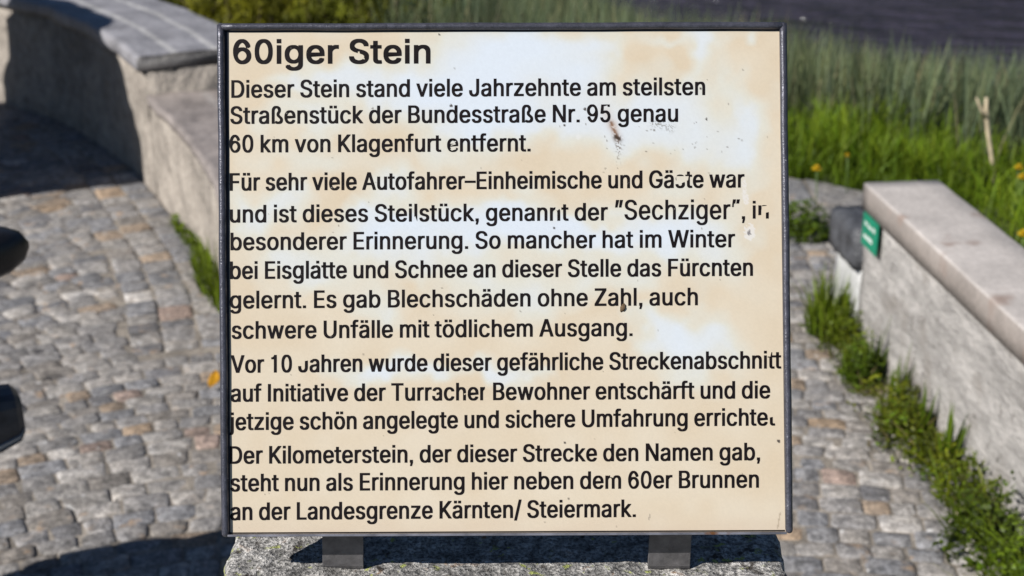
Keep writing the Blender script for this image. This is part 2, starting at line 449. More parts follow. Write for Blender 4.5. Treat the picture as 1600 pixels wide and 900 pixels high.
# ------------------------------------------------------------------ paving of granite setts
def make_setts():
    V, Q, T, C = [], [], [], []
    pal = np.array([(0.27, 0.265, 0.265), (0.23, 0.235, 0.25), (0.31, 0.30, 0.29), (0.36, 0.345, 0.33), (0.25, 0.235, 0.22), (0.33, 0.265, 0.205), (0.34, 0.262, 0.19), (0.30, 0.235, 0.205), (0.47, 0.455, 0.44), (0.20, 0.20, 0.21)])
    pw = np.array([.25, .20, .20, .12, .10, .04, .02, .03, .02, .04]); pw = pw / pw.sum()
    cnt = 0

    def stone(corners, grey=False):
        """corners: four plan points, counter-clockwise"""
        nonlocal cnt
        c = np.array(corners)
        ctr = c.mean(0)
        gap = 0.0008 + 0.0035 * rng.random() ** 1.5
        ring = []
        for i in range(4):
            a, b = c[i], c[(i + 1) % 4]
            p, n_ = c[i - 1], b
            L1 = np.linalg.norm(p - a); L2 = np.linalg.norm(n_ - a)
            k = 0.004 + 0.009 * rng.random()
            ring += [a + (p - a) / L1 * min(k, L1 * .4), a + (b - a) / L2 * min(k, L2 * .4)]
        ring = np.array(ring)
        ring = ring + rng.normal(0, 0.0022, ring.shape)
        d = ring - ctr
        L = np.linalg.norm(d, axis=1, keepdims=True)
        outer = ctr + d * (L - gap) / L
        mid = ctr + d * (L - gap - 0.005) / L
        inn = ctr + d * (L - gap - 0.022).clip(0.008) / L
        h = rng.normal(0, 0.0015)
        tx, ty = rng.normal(0, 0.026, 2)
        zt = lambda P, dz: h + dz + (P[:, 0] - ctr[0]) * tx + (P[:, 1] - ctr[1]) * ty
        vs = np.concatenate([np.c_[outer, np.full(8, -0.035)], np.c_[outer, zt(outer, -0.0038)], np.c_[mid, zt(mid, -0.0012)], np.c_[inn, zt(inn, 0.001) + rng.normal(0, 0.0012, 8)], [[*ctr, h + 0.0025]]])
        V.append(vs)
        b0 = cnt
        i0 = np.arange(8); i1 = (i0 + 1) % 8
        for r in range(3):
            Q.append(np.stack([b0 + r * 8 + i0, b0 + r * 8 + i1, b0 + r * 8 + 8 + i1, b0 + r * 8 + 8 + i0], -1))
        T.append(np.stack([b0 + 24 + i0, b0 + 24 + i1, np.full(8, b0 + 32)], -1))
        col = (pal[rng.integers(0, 4)] if grey else pal[rng.choice(len(pal), p=pw)]) * (0.60 + 0.25 * rng.random())
        C.append(np.tile(col, (33, 1)) * (1 + rng.normal(0, 0.10, (33, 1))))
        cnt += 33

    def bend(x, y):
        if x < 0: f = -0.34 * (x + 0.50) ** 2 + 0.085
        else: f = -0.05 * x
        return f + 0.02 * math.sin(x * 5.1 + y * 1.7)

    def warp(x, y, dy=0.0):
        sl = (bend(x + .01, y) - bend(x - .01, y)) / .02
        return np.array((x - sl * dy + 0.010 * math.sin(y * 9), y + bend(x, y) + dy))
    BORDER = 0.30
    y = 0.2
    while y < 8.6:
        pitch = rng.uniform(0.052, 0.074)
        x = -4.8 - rng.random() * 0.1
        while x < 1.5:
            w = rng.uniform(0.055, 0.112)
            c = [warp(x, y), warp(x + w, y), warp(x + w, y, pitch), warp(x, y, pitch)]
            m = sum(c) / 4
            left = m[0] < wall_x(m[1]) - BORDER * 1.12 if m[1] > 3.7 else m[0] < -0.3
            right = m[0] > (-0.45 if m[1] > 3.6 else -0.3)
            if m[1] < 8.4 and ((left and m[1] < 9) or (right and m[0] < rwall_x(min(m[1], 3.8)) + 0.03 + (0.6 if m[1] > 4.06 else 0) and m[1] < SLAB_Y(m[0]) - 0.03)):
                stone(c)
            x += w
        y += pitch
    # two rows of larger flat slabs next to the meadow
    for r_ in range(2):
        x = -0.55 - 0.13 * r_
        while x < 1.62:
            w = rng.uniform(0.2, 0.42)
            lo = lambda t: float(SLAB_Y(t)) + (0.0 if r_ == 0 else 0.215)
            hi = lambda t: float(SLAB_Y(t)) + 0.205 if r_ == 0 else max(float(SLAB_Y(t)) + 0.26, min(float(EDGE_Y(t)), float(SLAB_Y(t)) + 0.62))
            stone([(x + .004, lo(x)), (x + w - .004, lo(x + w)), (x + w - .004, hi(x + w)), (x + .004, hi(x))], True)
            x += w
    # border courses that follow the left wall
    P = [Vector(p) for p in WL[::-1]]
    seglen = [0]
    for a, b in zip(P, P[1:]): seglen.append(seglen[-1] + (b - a).length)
    def at(s, off):
        s = max(0, min(seglen[-1] - 1e-4, s))
        for i in range(len(P) - 1):
            if s <= seglen[i + 1]:
                t = (s - seglen[i]) / (seglen[i + 1] - seglen[i])
                p = P[i].lerp(P[i + 1], t)
                d0 = (P[i + 1] - P[i]).normalized()
                n = Vector((-d0.y, d0.x))
                n = n if n.x < 0 else -n
                n = Vector((-abs(n.x), -abs(n.y))) if True else n
                return np.array(p + n * off)
    for (o0, o1) in ((0.0, 0.10), (0.10, 0.205), (0.205, 0.30)):
        s = 0
        while s < seglen[-1] - 0.2:
            L = rng.uniform(0.06, 0.12)
            stone([at(s, o1), at(s, o0), at(s + L, o0), at(s + L, o1)])
            s += L
    return np_mesh('paving', np.concatenate(V), [np.concatenate(Q), np.concatenate(T)], np.concatenate(C)), cnt // 33


me, n_setts = make_setts()
tag(link('paving', me, MAT['sett'], smooth=False), kind='structure')
bm = bmesh.new()
pts = [(-5.0, 0.0), (1.35, 0.0), (1.12, 3.9), (1.65, 4.0), (1.65, 4.97), (1.0, 5.46), (-0.6, 5.6), (-1.0, 5.4), (-2.2, 6.7), (-5.0, 8.9)]
bm.faces.new([bm.verts.new((x, y, -0.0042)) for x, y in pts])
tag(bm_obj('paving_joints', bm, MAT['joint']), kind='structure')


# ------------------------------------------------------------------ swept wall builder
def resample(P, step):
    P = np.asarray(P, float)
    L = np.concatenate([[0], np.cumsum(np.linalg.norm(np.diff(P, axis=0), axis=1))])
    s = np.linspace(0, L[-1], max(2, int(L[-1] / step) + 1))
    return np.stack([np.interp(s, L, P[:, 0]), np.interp(s, L, P[:, 1])], -1)


def sweep(path, prof, rough=0.0, seed=1, cell=0.09, cols=None, taper_end=True):
    """prof: closed section of (offset to the right of travel, z). returns mesh with end caps"""
    path = np.asarray(path)
    d = np.gradient(path, axis=0)
    d /= np.linalg.norm(d, axis=1, keepdims=True)
    nrm = np.stack([-d[:, 1], d[:, 0]], -1)              # left of travel = right/back for our near-going lines
    prof = np.asarray(prof, float)
    n, m = len(path), len(prof)
    V = np.zeros((n, m, 3))
    V[:, :, :2] = path[:, None, :] + nrm[:, None, :] * prof[None, :, :1]
    V[:, :, 2] = prof[None, :, 1]
    if rough:
        for i in range(n):
            for j in range(m):
                p = Vector(V[i, j]) / cell + Vector((seed * 7.1, 0, 0))
                w = mnoise.noise_vector(p) * 0.7 + mnoise.noise_vector(p * 2.7) * 0.35
                V[i, j] += np.array(w) * rough
    idx = np.arange(n * m).reshape(n, m)
    j1 = (np.arange(m) + 1) % m
    q = np.stack([idx[:-1, :], idx[1:, :], idx[1:, :][:, j1], idx[:-1, :][:, j1]], -1).reshape(-1, 4)
    faces = [q, idx[0][None, ::-1], idx[-1][None, :]]
    C = None
    if cols is not None:
        C = np.tile(np.asarray(cols, float)[None], (n, 1, 1))
        C[-1] *= np.array((0.30, 0.29, 0.27))               # much darker colour on the last ring
        C = C.reshape(-1, 3)
    me = np_mesh('wall', V.reshape(-1, 3), faces, C)
    b = bmesh.new(); b.from_mesh(me)
    bmesh.ops.recalc_face_normals(b, faces=b.faces)
    b.to_mesh(me); b.free()
    return me


def rect_prof(o0, o1, z0, z1, n_side=6, n_top=8, r=0.012):
    P = []
    for k in range(n_side + 1): P.append((o0, z0 + (z1 - r - z0) * k / n_side))
    for k in range(n_top + 1): P.append((o0 + r + (o1 - o0 - 2 * r) * k / n_top, z1))
    for k in range(n_side + 1): P.append((o1, z1 - r + (z0 - z1 + r) * k / n_side))
    return P


lw = empty('curved_stone_wall', (WL[STEP_I][0], WL[STEP_I][1], 0))
tag(lw, 'curved pale stone wall with grey slab coping that steps down beside the cobbled path', 'wall')
lw_inv = Matrix.Translation(-Vector(lw.location))


def put(me, name, m, parent, inv, smooth=False):
    me.transform(inv)
    return link(name, me, m, parent, smooth)


upper = resample(WL[:STEP_I + 1], 0.035)
lower = resample(WL[STEP_I:], 0.035)
WIDTH = 0.40
put(sweep(upper, rect_prof(0, WIDTH, -0.05, 0.475, 10, 8), 0.012, 2), 'wall_body', MAT['rubble'], lw, lw_inv)
put(sweep(lower, rect_prof(0.002, WIDTH, -0.05, 0.355, 9, 8), 0.012, 3), 'lower_section', MAT['rubble'], lw, lw_inv)


upper = np.insert(upper, len(upper) - 1, upper[-1] + (upper[-2] - upper[-1]) * 0.06, 0)


def coping_cols(prof, base, pale, joints):
    out = []
    for (o_, z_) in prof:
        near = min(abs(o_ - j) for j in joints)
        out.append(pale if near < 0.012 else base)
    return out


cw = WIDTH + 0.05
pr_ = rect_prof(-0.025, cw - 0.025, 0.477, 0.535, 3, 34, 0.010)
put(sweep(upper, pr_, 0.008, 4, 0.12, coping_cols(pr_, (0.235, 0.23, 0.245), (0.40, 0.39, 0.385), (0.12, 0.265))), 'coping', MAT['slate'], lw, lw_inv)
pr_ = rect_prof(-0.004, cw - 0.03, 0.357, 0.388, 2, 30, 0.008)
put(sweep(lower, pr_, 0.011, 5, 0.10, coping_cols(pr_, (0.235, 0.205, 0.19), (0.27, 0.245, 0.23), (0.2,))), 'lower_coping', MAT['slate'], lw, lw_inv)

# ------------------------------------------------------------------ right wall with cast cap
rw = empty('concrete_capped_wall', (RA[0], RA[1], 0))
tag(rw, 'low pale grey wall with a smooth concrete cap running along the right edge', 'wall')
rinv = Matrix.Translation(-Vector(rw.location))
rp = resample([RA, RA + RD * 3.4], 0.035)
put(sweep(rp, rect_prof(0, 0.185, -0.05, 0.405, 12, 5, 0.006), 0.007, 8, 0.10), 'wall_body', MAT['board'], rw, rinv)
rp2 = resample([RA - RD * 0.012, RA + RD * 3.4], 0.06)
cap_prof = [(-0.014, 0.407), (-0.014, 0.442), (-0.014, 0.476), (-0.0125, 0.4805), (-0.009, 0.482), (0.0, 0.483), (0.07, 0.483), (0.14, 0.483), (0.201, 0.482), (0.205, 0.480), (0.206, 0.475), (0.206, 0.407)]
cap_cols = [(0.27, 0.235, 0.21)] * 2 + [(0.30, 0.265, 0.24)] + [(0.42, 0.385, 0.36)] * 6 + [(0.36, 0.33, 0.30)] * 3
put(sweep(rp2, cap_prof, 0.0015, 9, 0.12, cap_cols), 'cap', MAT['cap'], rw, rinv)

# lower end of that wall, white with a dark slate block on top
ew = empty('white_end_wall', (0.98, 4.0, 0))
tag(ew, 'short white rendered wall end under a dark slate block, beside the green plate', 'wall')
einv = Matrix.Translation(-Vector(ew.location))
ep = resample([RA - RD * 0.235, RA - RD * 0.014], 0.03)
put(sweep(ep, rect_prof(0.004, 0.18, -0.05, 0.218, 5, 4, 0.006), 0.004, 11), 'wall_body', MAT['white_wall'], ew, einv)
put(sweep(ep, rect_prof(-0.022, 0.20, 0.221, 0.338, 5, 6, 0.012), 0.010, 12, 0.06), 'slate_block', MAT['dark_slate'], ew, einv)

# green plate screwed to the wall
pl_dir = RD
pc = RA + RD * 0.085
pm = Matrix(((RD[0], 0, RD[1], pc[0]), (RD[1], 0, -RD[0], pc[1]), (0, 1, 0, 0.365), (0, 0, 0, 1)))
gp = empty('green_sign', mat=pm)
tag(gp, 'small green plate with two white lines on the end of the capped wall', 'sign')
SGN = 1.0 if (pm.to_3x3() @ Vector((0, 0, 1))).x < 0 else -1.0
bm = bmesh.new(); add_box(bm, Vector((0, 0, SGN * 0.0185)), (0.118, 0.092, 0.004), None, 0.0012)
bm_obj('panel', bm, MAT['green'], gp)
r4 = np.random.default_rng(12)
for (yy, x0_, x1_) in ((0.018, -0.040, 0.040), (-0.018, -0.042, 0.022)):
    bm = bmesh.new()
    xx = x0_
    while xx < x1_:
        w = r4.uniform(0.0035, 0.0075); h_ = r4.choice((0.008, 0.008, 0.012))
        add_box(bm, Vector((xx + w / 2, yy + (h_ - 0.008) / 2, SGN * 0.0209)), (w, h_, 0.0006))
        if w > 0.005: add_box(bm, Vector((xx + w / 2 + 0.001, yy - 0.003, SGN * 0.0213)), (w + 0.002, 0.002, 0.0006))
        xx += w + r4.uniform(0.0018, 0.0032) + (0.006 if r4.random() < .12 else 0)
    bm_obj('lettering', bm, MAT['white_ink'], gp)


# ------------------------------------------------------------------ granite pedestal
def make_pedestal():
    x0, x1, y0, y1, z0, z1 = -0.299, 0.285, 0.93, 1.36, -0.06, 0.884
    def lin(a, b, st): return np.linspace(a, b, int(round((b - a) / st)) + 1)
    bm = bmesh.new()
    r = bmesh.ops.create_grid(bm, x_segments=118, y_segments=80, size=0.5)
    top = list(bm.verts)
    bound = [v for v in bm.verts if v.is_boundary]
    for v in top:
        v.co = Vector((x0 + (v.co.x + .5) * (x1 - x0), y0 + (v.co.y + .5) * (y1 - y0), z1))
    edges = [e for e in bm.edges if e.is_boundary]
    zs = [z1 - 0.005, z1 - 0.012, z1 - 0.022, z1 - 0.04, z1 - 0.08, z1 - 0.15, 0.55, 0.35, 0.15, z0]
    for z in zs:
        ex = bmesh.ops.extrude_edge_only(bm, edges=edges)
        nv = [g for g in ex['geom'] if isinstance(g, bmesh.types.BMVert)]
        edges = [g for g in ex['geom'] if isinstance(g, bmesh.types.BMEdge)]
        for v in nv: v.co.z = z
    R = 0.011
    for v in bm.verts:
        p = v.co
        # round the arris
        cx = min(max(p.x, x0 + R), x1 - R); cy = min(max(p.y, y0 + R), y1 - R); cz = min(p.z, z1 - R)
        d = Vector((p.x - cx, p.y - cy, p.z - cz))
        if d.length > R: p = Vector((cx, cy, cz)) + d.normalized() * R
        # corner chips
        p = p + mnoise.noise_vector(p * 9) * 0.004 + mnoise.noise_vector(p * 31) * 0.0034 + mnoise.noise_vector(p * 90) * 0.0022
        v.co = p
    return bm


o = bm_obj('granite_pedestal', make_pedestal(), MAT['granite'], smooth=True)
tag(o, 'squared lichen spotted granite block that carries the framed text panel', 'pedestal')

# ------------------------------------------------------------------ the information panel
DS = 1.417
K = DS / FPX
RVEC = Vector((1, 0, 0)); UVEC = Vector((0, sp_, cp)); FVEC = Vector((0, cp, -sp_))
BX, BY = 793.0, 835.0                                   # foot of the panel in panel units
org = Vector((0, 0, CAM_H)) + FVEC * DS + RVEC * ((BX - 800) * K) + UVEC * ((450 - BY) * K)
SM = Matrix(((RVEC.x, UVEC.x, -FVEC.x, org.x), (RVEC.y, UVEC.y, -FVEC.y, org.y), (RVEC.z, UVEC.z, -FVEC.z, org.z), (0, 0, 0, 1)))
sign = empty('information_panel', mat=SM)
tag(sign, 'cream weathered metal panel with black German text about the 60iger Stein in a dark frame', 'sign')


def S(px, py, z=0.0):
    return Vector(((px - BX) * K, (BY - py) * K, z))


TL, TR, BR, BL = (345.5, 42.5), (1223.0, 40.0), (1233.0, 832.0), (352.5, 836.0)


def panel_mesh():
    nu, nv = 540, 490
    u = np.linspace(0, 1, nu); v = np.linspace(0, 1, nv)
    U, Vv = np.meshgrid(u, v, indexing='ij')
    PX = (TL[0] * (1 - U) + TR[0] * U) * (1 - Vv) + (BL[0] * (1 - U) + BR[0] * U) * Vv
    PY = (TL[1] * (1 - U) + TR[1] * U) * (1 - Vv) + (BL[1] * (1 - U) + BR[1] * U) * Vv
    # faded, bleached patches where the yellowed coat has gone: (x, y, half width, half height, weight)
    blobs = [(790, 88, 85, 42, 1.2), (735, 150, 75, 45, 1.0), (860, 70, 55, 20, .6), (905, 125, 40, 22, .9), (930, 75, 22, 18, .6), (760, 195, 60, 28, .8), (660, 150, 45, 18, .5),
             (455, 130, 28, 14, .7), (535, 125, 40, 16, .8), (600, 150, 70, 22, .55), (440, 180, 50, 18, .35), (510, 190, 40, 22, .45), (870, 180, 80, 26, .8), (1000, 170, 60, 30, .65), (1075, 190, 50, 40, .6),
             (1095, 75, 20, 24, .95), (1040, 62, 50, 10, .35), (1160, 175, 15, 40, .8), (1170, 62, 12, 8, .5), (1090, 135, 28, 22, .35), (1150, 245, 28, 26, .6), (1040, 225, 70, 22, .45), (970, 205, 30, 20, .4),
             (620, 285, 26, 16, .6), (400, 330, 42, 22, .7), (460, 305, 30, 18, .5), (615, 345, 45, 26, .9), (670, 350, 60, 20, .6), (560, 375, 50, 24, .6), (760, 355, 75, 22, .85), (860, 368, 70, 22, .9), (960, 372, 75, 22, .9), (1060, 368, 45, 26, .95),
             (800, 345, 28, 14, .5), (820, 290, 30, 20, .35), (455, 420, 40, 26, .6), (520, 425, 28, 20, .45), (640, 405, 40, 26, .55), (735, 440, 40, 40, .5), (830, 455, 48, 34, .55), (920, 445, 30, 30, .4), (1000, 430, 40, 20, .45),
             (565, 470, 26, 22, .35), (600, 490, 22, 18, .45), (1060, 525, 40, 18, 1.0), (1020, 500, 26, 14, .6), (1110, 545, 40, 20, .5), (1070, 580, 45, 22, .45), (595, 582, 26, 15, 1.0), (655, 575, 30, 14, .7), (690, 590, 22, 10, .6), (770, 580, 32, 13, .75), (540, 575, 30, 14, .4), (820, 585, 30, 12, .5),
             (1050, 300, 34, 16, .35), (700, 250, 60, 16, .3), (480, 250, 50, 14, .25), (1120, 400, 30, 40, .35), (1160, 330, 20, 60, .25)]
    wx = (vnoise(PX, PY, 38, 21) - .5) * 34 + (vnoise(PX, PY, 13, 22) - .5) * 12
    wy = (vnoise(PX, PY, 38, 23) - .5) * 34 + (vnoise(PX, PY, 13, 24) - .5) * 12
    F = np.zeros_like(PX)
    for (bx, by, hw, hh, w) in blobs:
        d = ((PX + wx - bx) / (hw * 1.15)) ** 2 + ((PY + wy - by) / (hh * 1.2)) ** 2
        F += w * np.exp(-d * 0.9)
    F += 0.30 * (vnoise(PX, PY, 30, 25) - .5) * np.clip(1.3 - PY / 620, 0, 1)
    F = 1 - np.exp(-np.clip(F, 0, None) * 1.7)
    F = np.clip(F * 1.16 - 0.06, 0, 1)
    cream = np.array((0.52, 0.43, 0.312)); pale = np.array((0.555, 0.49, 0.388)); white = np.array((0.53, 0.575, 0.63))
    t = (vnoise(PX, PY, 70, 26) * .6 + vnoise(PX, PY, 26, 27) * .4)
    c = cream[None, None] * (1 - t[..., None]) + pale[None, None] * t[..., None]
    mid = np.array((0.535, 0.52, 0.455))                   # greenish half-faded rims
    a = np.clip(F * 2, 0, 1)[..., None]; b = np.clip(F * 2 - 1, 0, 1)[..., None]
    c = (c * (1 - a) + mid * a) * (1 - b) + white * b
    c *= (1 + 0.035 * (vnoise(PX, PY, 3, 28) - .5) + 0.02 * rng.normal(0, 1, PX.shape).clip(-1.5, 1.5) * .5)[..., None]

    def stain(mask, col):
        nonlocal c
        m = np.clip(mask, 0, 1)[..., None]
        c = c * (1 - m) + np.array(col) * m

    def seg(ax, ay, bx, by, w):
        dx, dy = bx - ax, by - ay
        tt = np.clip(((PX - ax) * dx + (PY - ay) * dy) / (dx * dx + dy * dy), 0, 1)
        return np.hypot(PX - ax - tt * dx, PY - ay - tt * dy) / w
    n1 = vnoise(PX, PY, 2.6, 31); n2 = vnoise(PX, PY, 1.6, 32)
    # rust run below the figure 5
    stain(np.exp(-seg(948, 178, 957, 196, 9) ** 2) * 0.28, (0.36, 0.22, 0.12))
    stain(np.exp(-seg(955, 192, 964, 214, 3.2) ** 2) * (n1 > .34) * 1.0, (0.10, 0.05, 0.035))
    stain(np.exp(-seg(957, 196, 965, 215, 7) ** 2) * .4, (0.36, 0.22, 0.13))
    stain(np.exp(-seg(962, 214, 968, 217, 4.2) ** 2) * (n1 > .30), (0.035, 0.022, 0.016))
    stain(np.exp(-seg(965, 219, 967, 236, 4.5) ** 2) * (n2 > .52) * .9, (0.09, 0.055, 0.03))
    stain(np.exp(-seg(966, 236, 966, 256, 3) ** 2) * (n2 > .62) * .6, (0.12, 0.08, 0.05))
    stain(np.exp(-seg(1022, 192, 1048, 200, 6) ** 2) * (n2 > .60) * .8, (0.18, 0.17, 0.15))
    # white bare scrapes
    stain((seg(1162, 283, 1166, 316, 1.2 + 4.5 * n1) < 1) * (n2 > .3) * .6, (0.60, 0.58, 0.57))
    stain((np.hypot((PX - 1171) / 8.5, (PY - 363) / 11) + (n1 - .5) * .9 < 1) * .65, (0.60, 0.59, 0.58))
    stain((np.hypot((PX - 1171) / 4, (PY - 363) / 5.5) + (n2 - .5) * .9 < .75) * .95, (0.17, 0.16, 0.16))
    stain((np.hypot((PX - 904) / 4.5, (PY - 214) / 4.5) + (n1 - .5) < .7) * .45, (0.60, 0.59, 0.58))
    # small specks of dirt
    r2 = np.random.default_rng(5)
    for k in range(90):
        sx_, sy_ = r2.uniform(362, 1222), r2.uniform(50, 825)
        if r2.random() < .45: sx_, sy_ = r2.normal(1040, 90), r2.normal(205, 40)
        rad = r2.uniform(0.7, 1.6)
        stain((np.hypot(PX - sx_, PY - sy_) < rad) * r2.uniform(.35, .85), (0.11, 0.09, 0.07))
    for (sx_, sy_, rad) in ((1217, 689, 2.6), (866, 356, 1.6), (883, 692, 1.9), (705, 165, 2.2), (1095, 138, 2), (1104, 186, 1.8), (686, 54, 1.6), (914, 171, 2.4), (882, 196, 2.2)):
        stain((np.hypot(PX - sx_, PY - sy_) < rad) * .95, (0.05, 0.04, 0.035))
    # grime along the lower edge and lower right corner
    eb = (BL[1] * (1 - U) + BR[1] * U) - PY
    stain(np.exp(-(eb / 26) ** 2) * .30 * (0.5 + vnoise(PX, PY * 3, 45, 41)), (0.47, 0.37, 0.28))
    stain((seg(1219, 802, 1215, 826, 1.1) < 1) * .5, (0.20, 0.15, 0.10))
    stain((seg(1014, 812, 1016, 803, .9) < 1) * .7, (0.2, 0.17, 0.14))
    P = np.stack([(PX - BX) * K, (BY - PY) * K, np.zeros_like(PX)], -1)
    idx = np.arange(nu * nv).reshape(nu, nv)
    q = np.stack([idx[:-1, :-1], idx[:-1, 1:], idx[1:, 1:], idx[1:, :-1]], -1).reshape(-1, 4)
    return np_mesh('panel', P.reshape(-1, 3), [q], c.reshape(-1, 3))


link('panel', panel_mesh(), MAT['panel'], sign)
# back plate gives the panel its thickness
bm = bmesh.new()
q4 = [S(*TL, -0.0015), S(*TR, -0.0015), S(*BR, -0.0015), S(*BL, -0.0015)]
f = [bm.verts.new(p) for p in q4]; b_ = [bm.verts.new(p + Vector((0, 0, -0.010))) for p in q4]
bm.faces.new(f); bm.faces.new(b_[::-1])
for i in range(4): bm.faces.new((f[i], b_[i], b_[(i + 1) % 4], f[(i + 1) % 4]))
bm_obj('back_plate', bm, MAT['frame'], sign)


def rail(name, a, b, rad, z, round_b=False, sx=1.0):
    bm = bmesh.new()
    n = 40
    A, B = Vector(a), Vector(b)
    ts = [i / n for i in range(n + 1)]
    pts = []; rr = []
    for t in ts:
        w = 0.25 * math.sin(t * 17 + a[0]) + 0.18 * math.sin(t * 41 + a[1])
        p = A.lerp(B, t)
        dirn = (B - A).normalized()
        p = p + Vector((-dirn.y, dirn.x)) * w
        pts.append(S(p.x, p.y, z)); rr.append(rad * K)
    if round_b:
        d = (pts[-1] - pts[-2]).normalized()
        e = pts[-1]
        for q_ in (0.35, 0.65, 0.85, 0.97):
            pts.append(e + d * rad * K * q_); rr.append(rad * K * math.sqrt(max(0.02, 1 - q_ * q_)))
    add_tube(bm, pts, rr, 20)
    return bm_obj(name, bm, MAT['frame'], sign, smooth=True)


RZ = 0.0018
rail('side_rail', (345.6, 39.5), (352.6, 832.5), 5.9, RZ, True)
rail('side_rail', (1222.8, 37.0), (1232.8, 827.0), 5.7, RZ, True)
rail('top_rail', (343.0, 43.0), (1225.0, 40.4), 5.6, RZ)
bm = bmesh.new()
a = S(357, 834.8); b = S(1228, 830.8)
d = (b - a); ang = math.atan2(d.y, d.x)
add_box(bm, (a + b) / 2 + Vector((0, -0.0008, 0.0006)), (d.length, 0.0021, 0.0085), Euler((0, 0, ang)), 0.0004)
bm_obj('bottom_lip', bm, MAT['lip'], sign)
bm = bmesh.new()                                                # dark seam between panel and lip
a = S(357, 832.8); b = S(1226, 828.8); d = b - a
add_box(bm, (a + b) / 2 + Vector((0, 0, 0.0003)), (d.length, 0.0011, 0.0006), Euler((0, 0, ang)))
bm_obj('seam', bm, MAT['ink'], sign)


for (nm, a_, b_, w_) in (('rail_shade_strip', (353.8, 46), (360.4 - 3.6, 832), 6.2), ('rail_shade_strip', (352, 49.3), (1219, 46.9), 2.6), ('rail_shade_strip', (1218.3, 44), (1227.6, 827), 1.6)):  # flat dark strips on the panel that deepen the shade along the rails
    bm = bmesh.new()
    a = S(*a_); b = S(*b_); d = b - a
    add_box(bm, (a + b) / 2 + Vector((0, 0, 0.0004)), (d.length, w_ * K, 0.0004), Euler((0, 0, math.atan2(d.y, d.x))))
    bm_obj(nm, bm, MAT['rail_shade'], sign)


# two bent steel straps that hold the panel on the stone
def strap(xa, xb, skew):
    prof = [(-0.016, 0.050), (-0.0145, 0.015), (-0.014, -0.004)]      # local (z, y) behind the panel
    bm = bmesh.new()
    # profile in world (y, z)
    W = [(1.262, 0.995), (1.2435, 0.945), (1.2445, 0.905), (1.2455, 0.889), (1.2475, 0.8845), (1.252, 0.8815), (1.262, 0.8805), (1.30, 0.8805)]
    inv = SM.inverted()
    th = 0.0042
    f0, f1 = [], []
    for i, (y, z) in enumerate(W):
        py_, pz_ = W[max(0, i - 1)]; ny_, nz_ = W[min(len(W) - 1, i + 1)]
        t = Vector((ny_ - py_, nz_ - pz_)).normalized()
        nrm = Vector((-t.y, t.x))                     # to the back / up
        Dp = y * cp - (z - CAM_H) * sp_
        sk = skew * min(1, max(0, (0.945 - z) / 0.06))
        for lst, k in ((f0, 0.0), (f1, 1.0)):
            yy = y + nrm.x * th * k; zz = z + nrm.y * th * k
            lst.append([bm.verts.new(inv @ Vector(((px + sk - 800) * Dp / FPX, yy, zz))) for px in (xa, xb)])
    n = len(W)
    for i in range(n - 1):
        bm.faces.new((f0[i][0], f0[i][1], f0[i + 1][1], f0[i + 1][0]))
        bm.faces.new((f1[i][0], f1[i + 1][0], f1[i + 1][1], f1[i][1]))
        bm.faces.new((f0[i][0], f0[i + 1][0], f1[i + 1][0], f1[i][0]))
        bm.faces.new((f0[i][1], f1[i][1], f1[i + 1][1], f0[i + 1][1]))
    bm.faces.new((f0[0][0], f1[0][0], f1[0][1], f0[0][1]))
    bm.faces.new((f0[-1][0], f0[-1][1], f1[-1][1], f1[-1][0]))
    o = bm_obj('bracket', bm, MAT['strap'], sign)
    m = o.modifiers.new('edge', 'BEVEL'); m.width = 0.0006; m.segments = 2; m.limit_method = 'ANGLE'
    return o


strap(503, 567, 1)
strap(1016, 1082, -4)

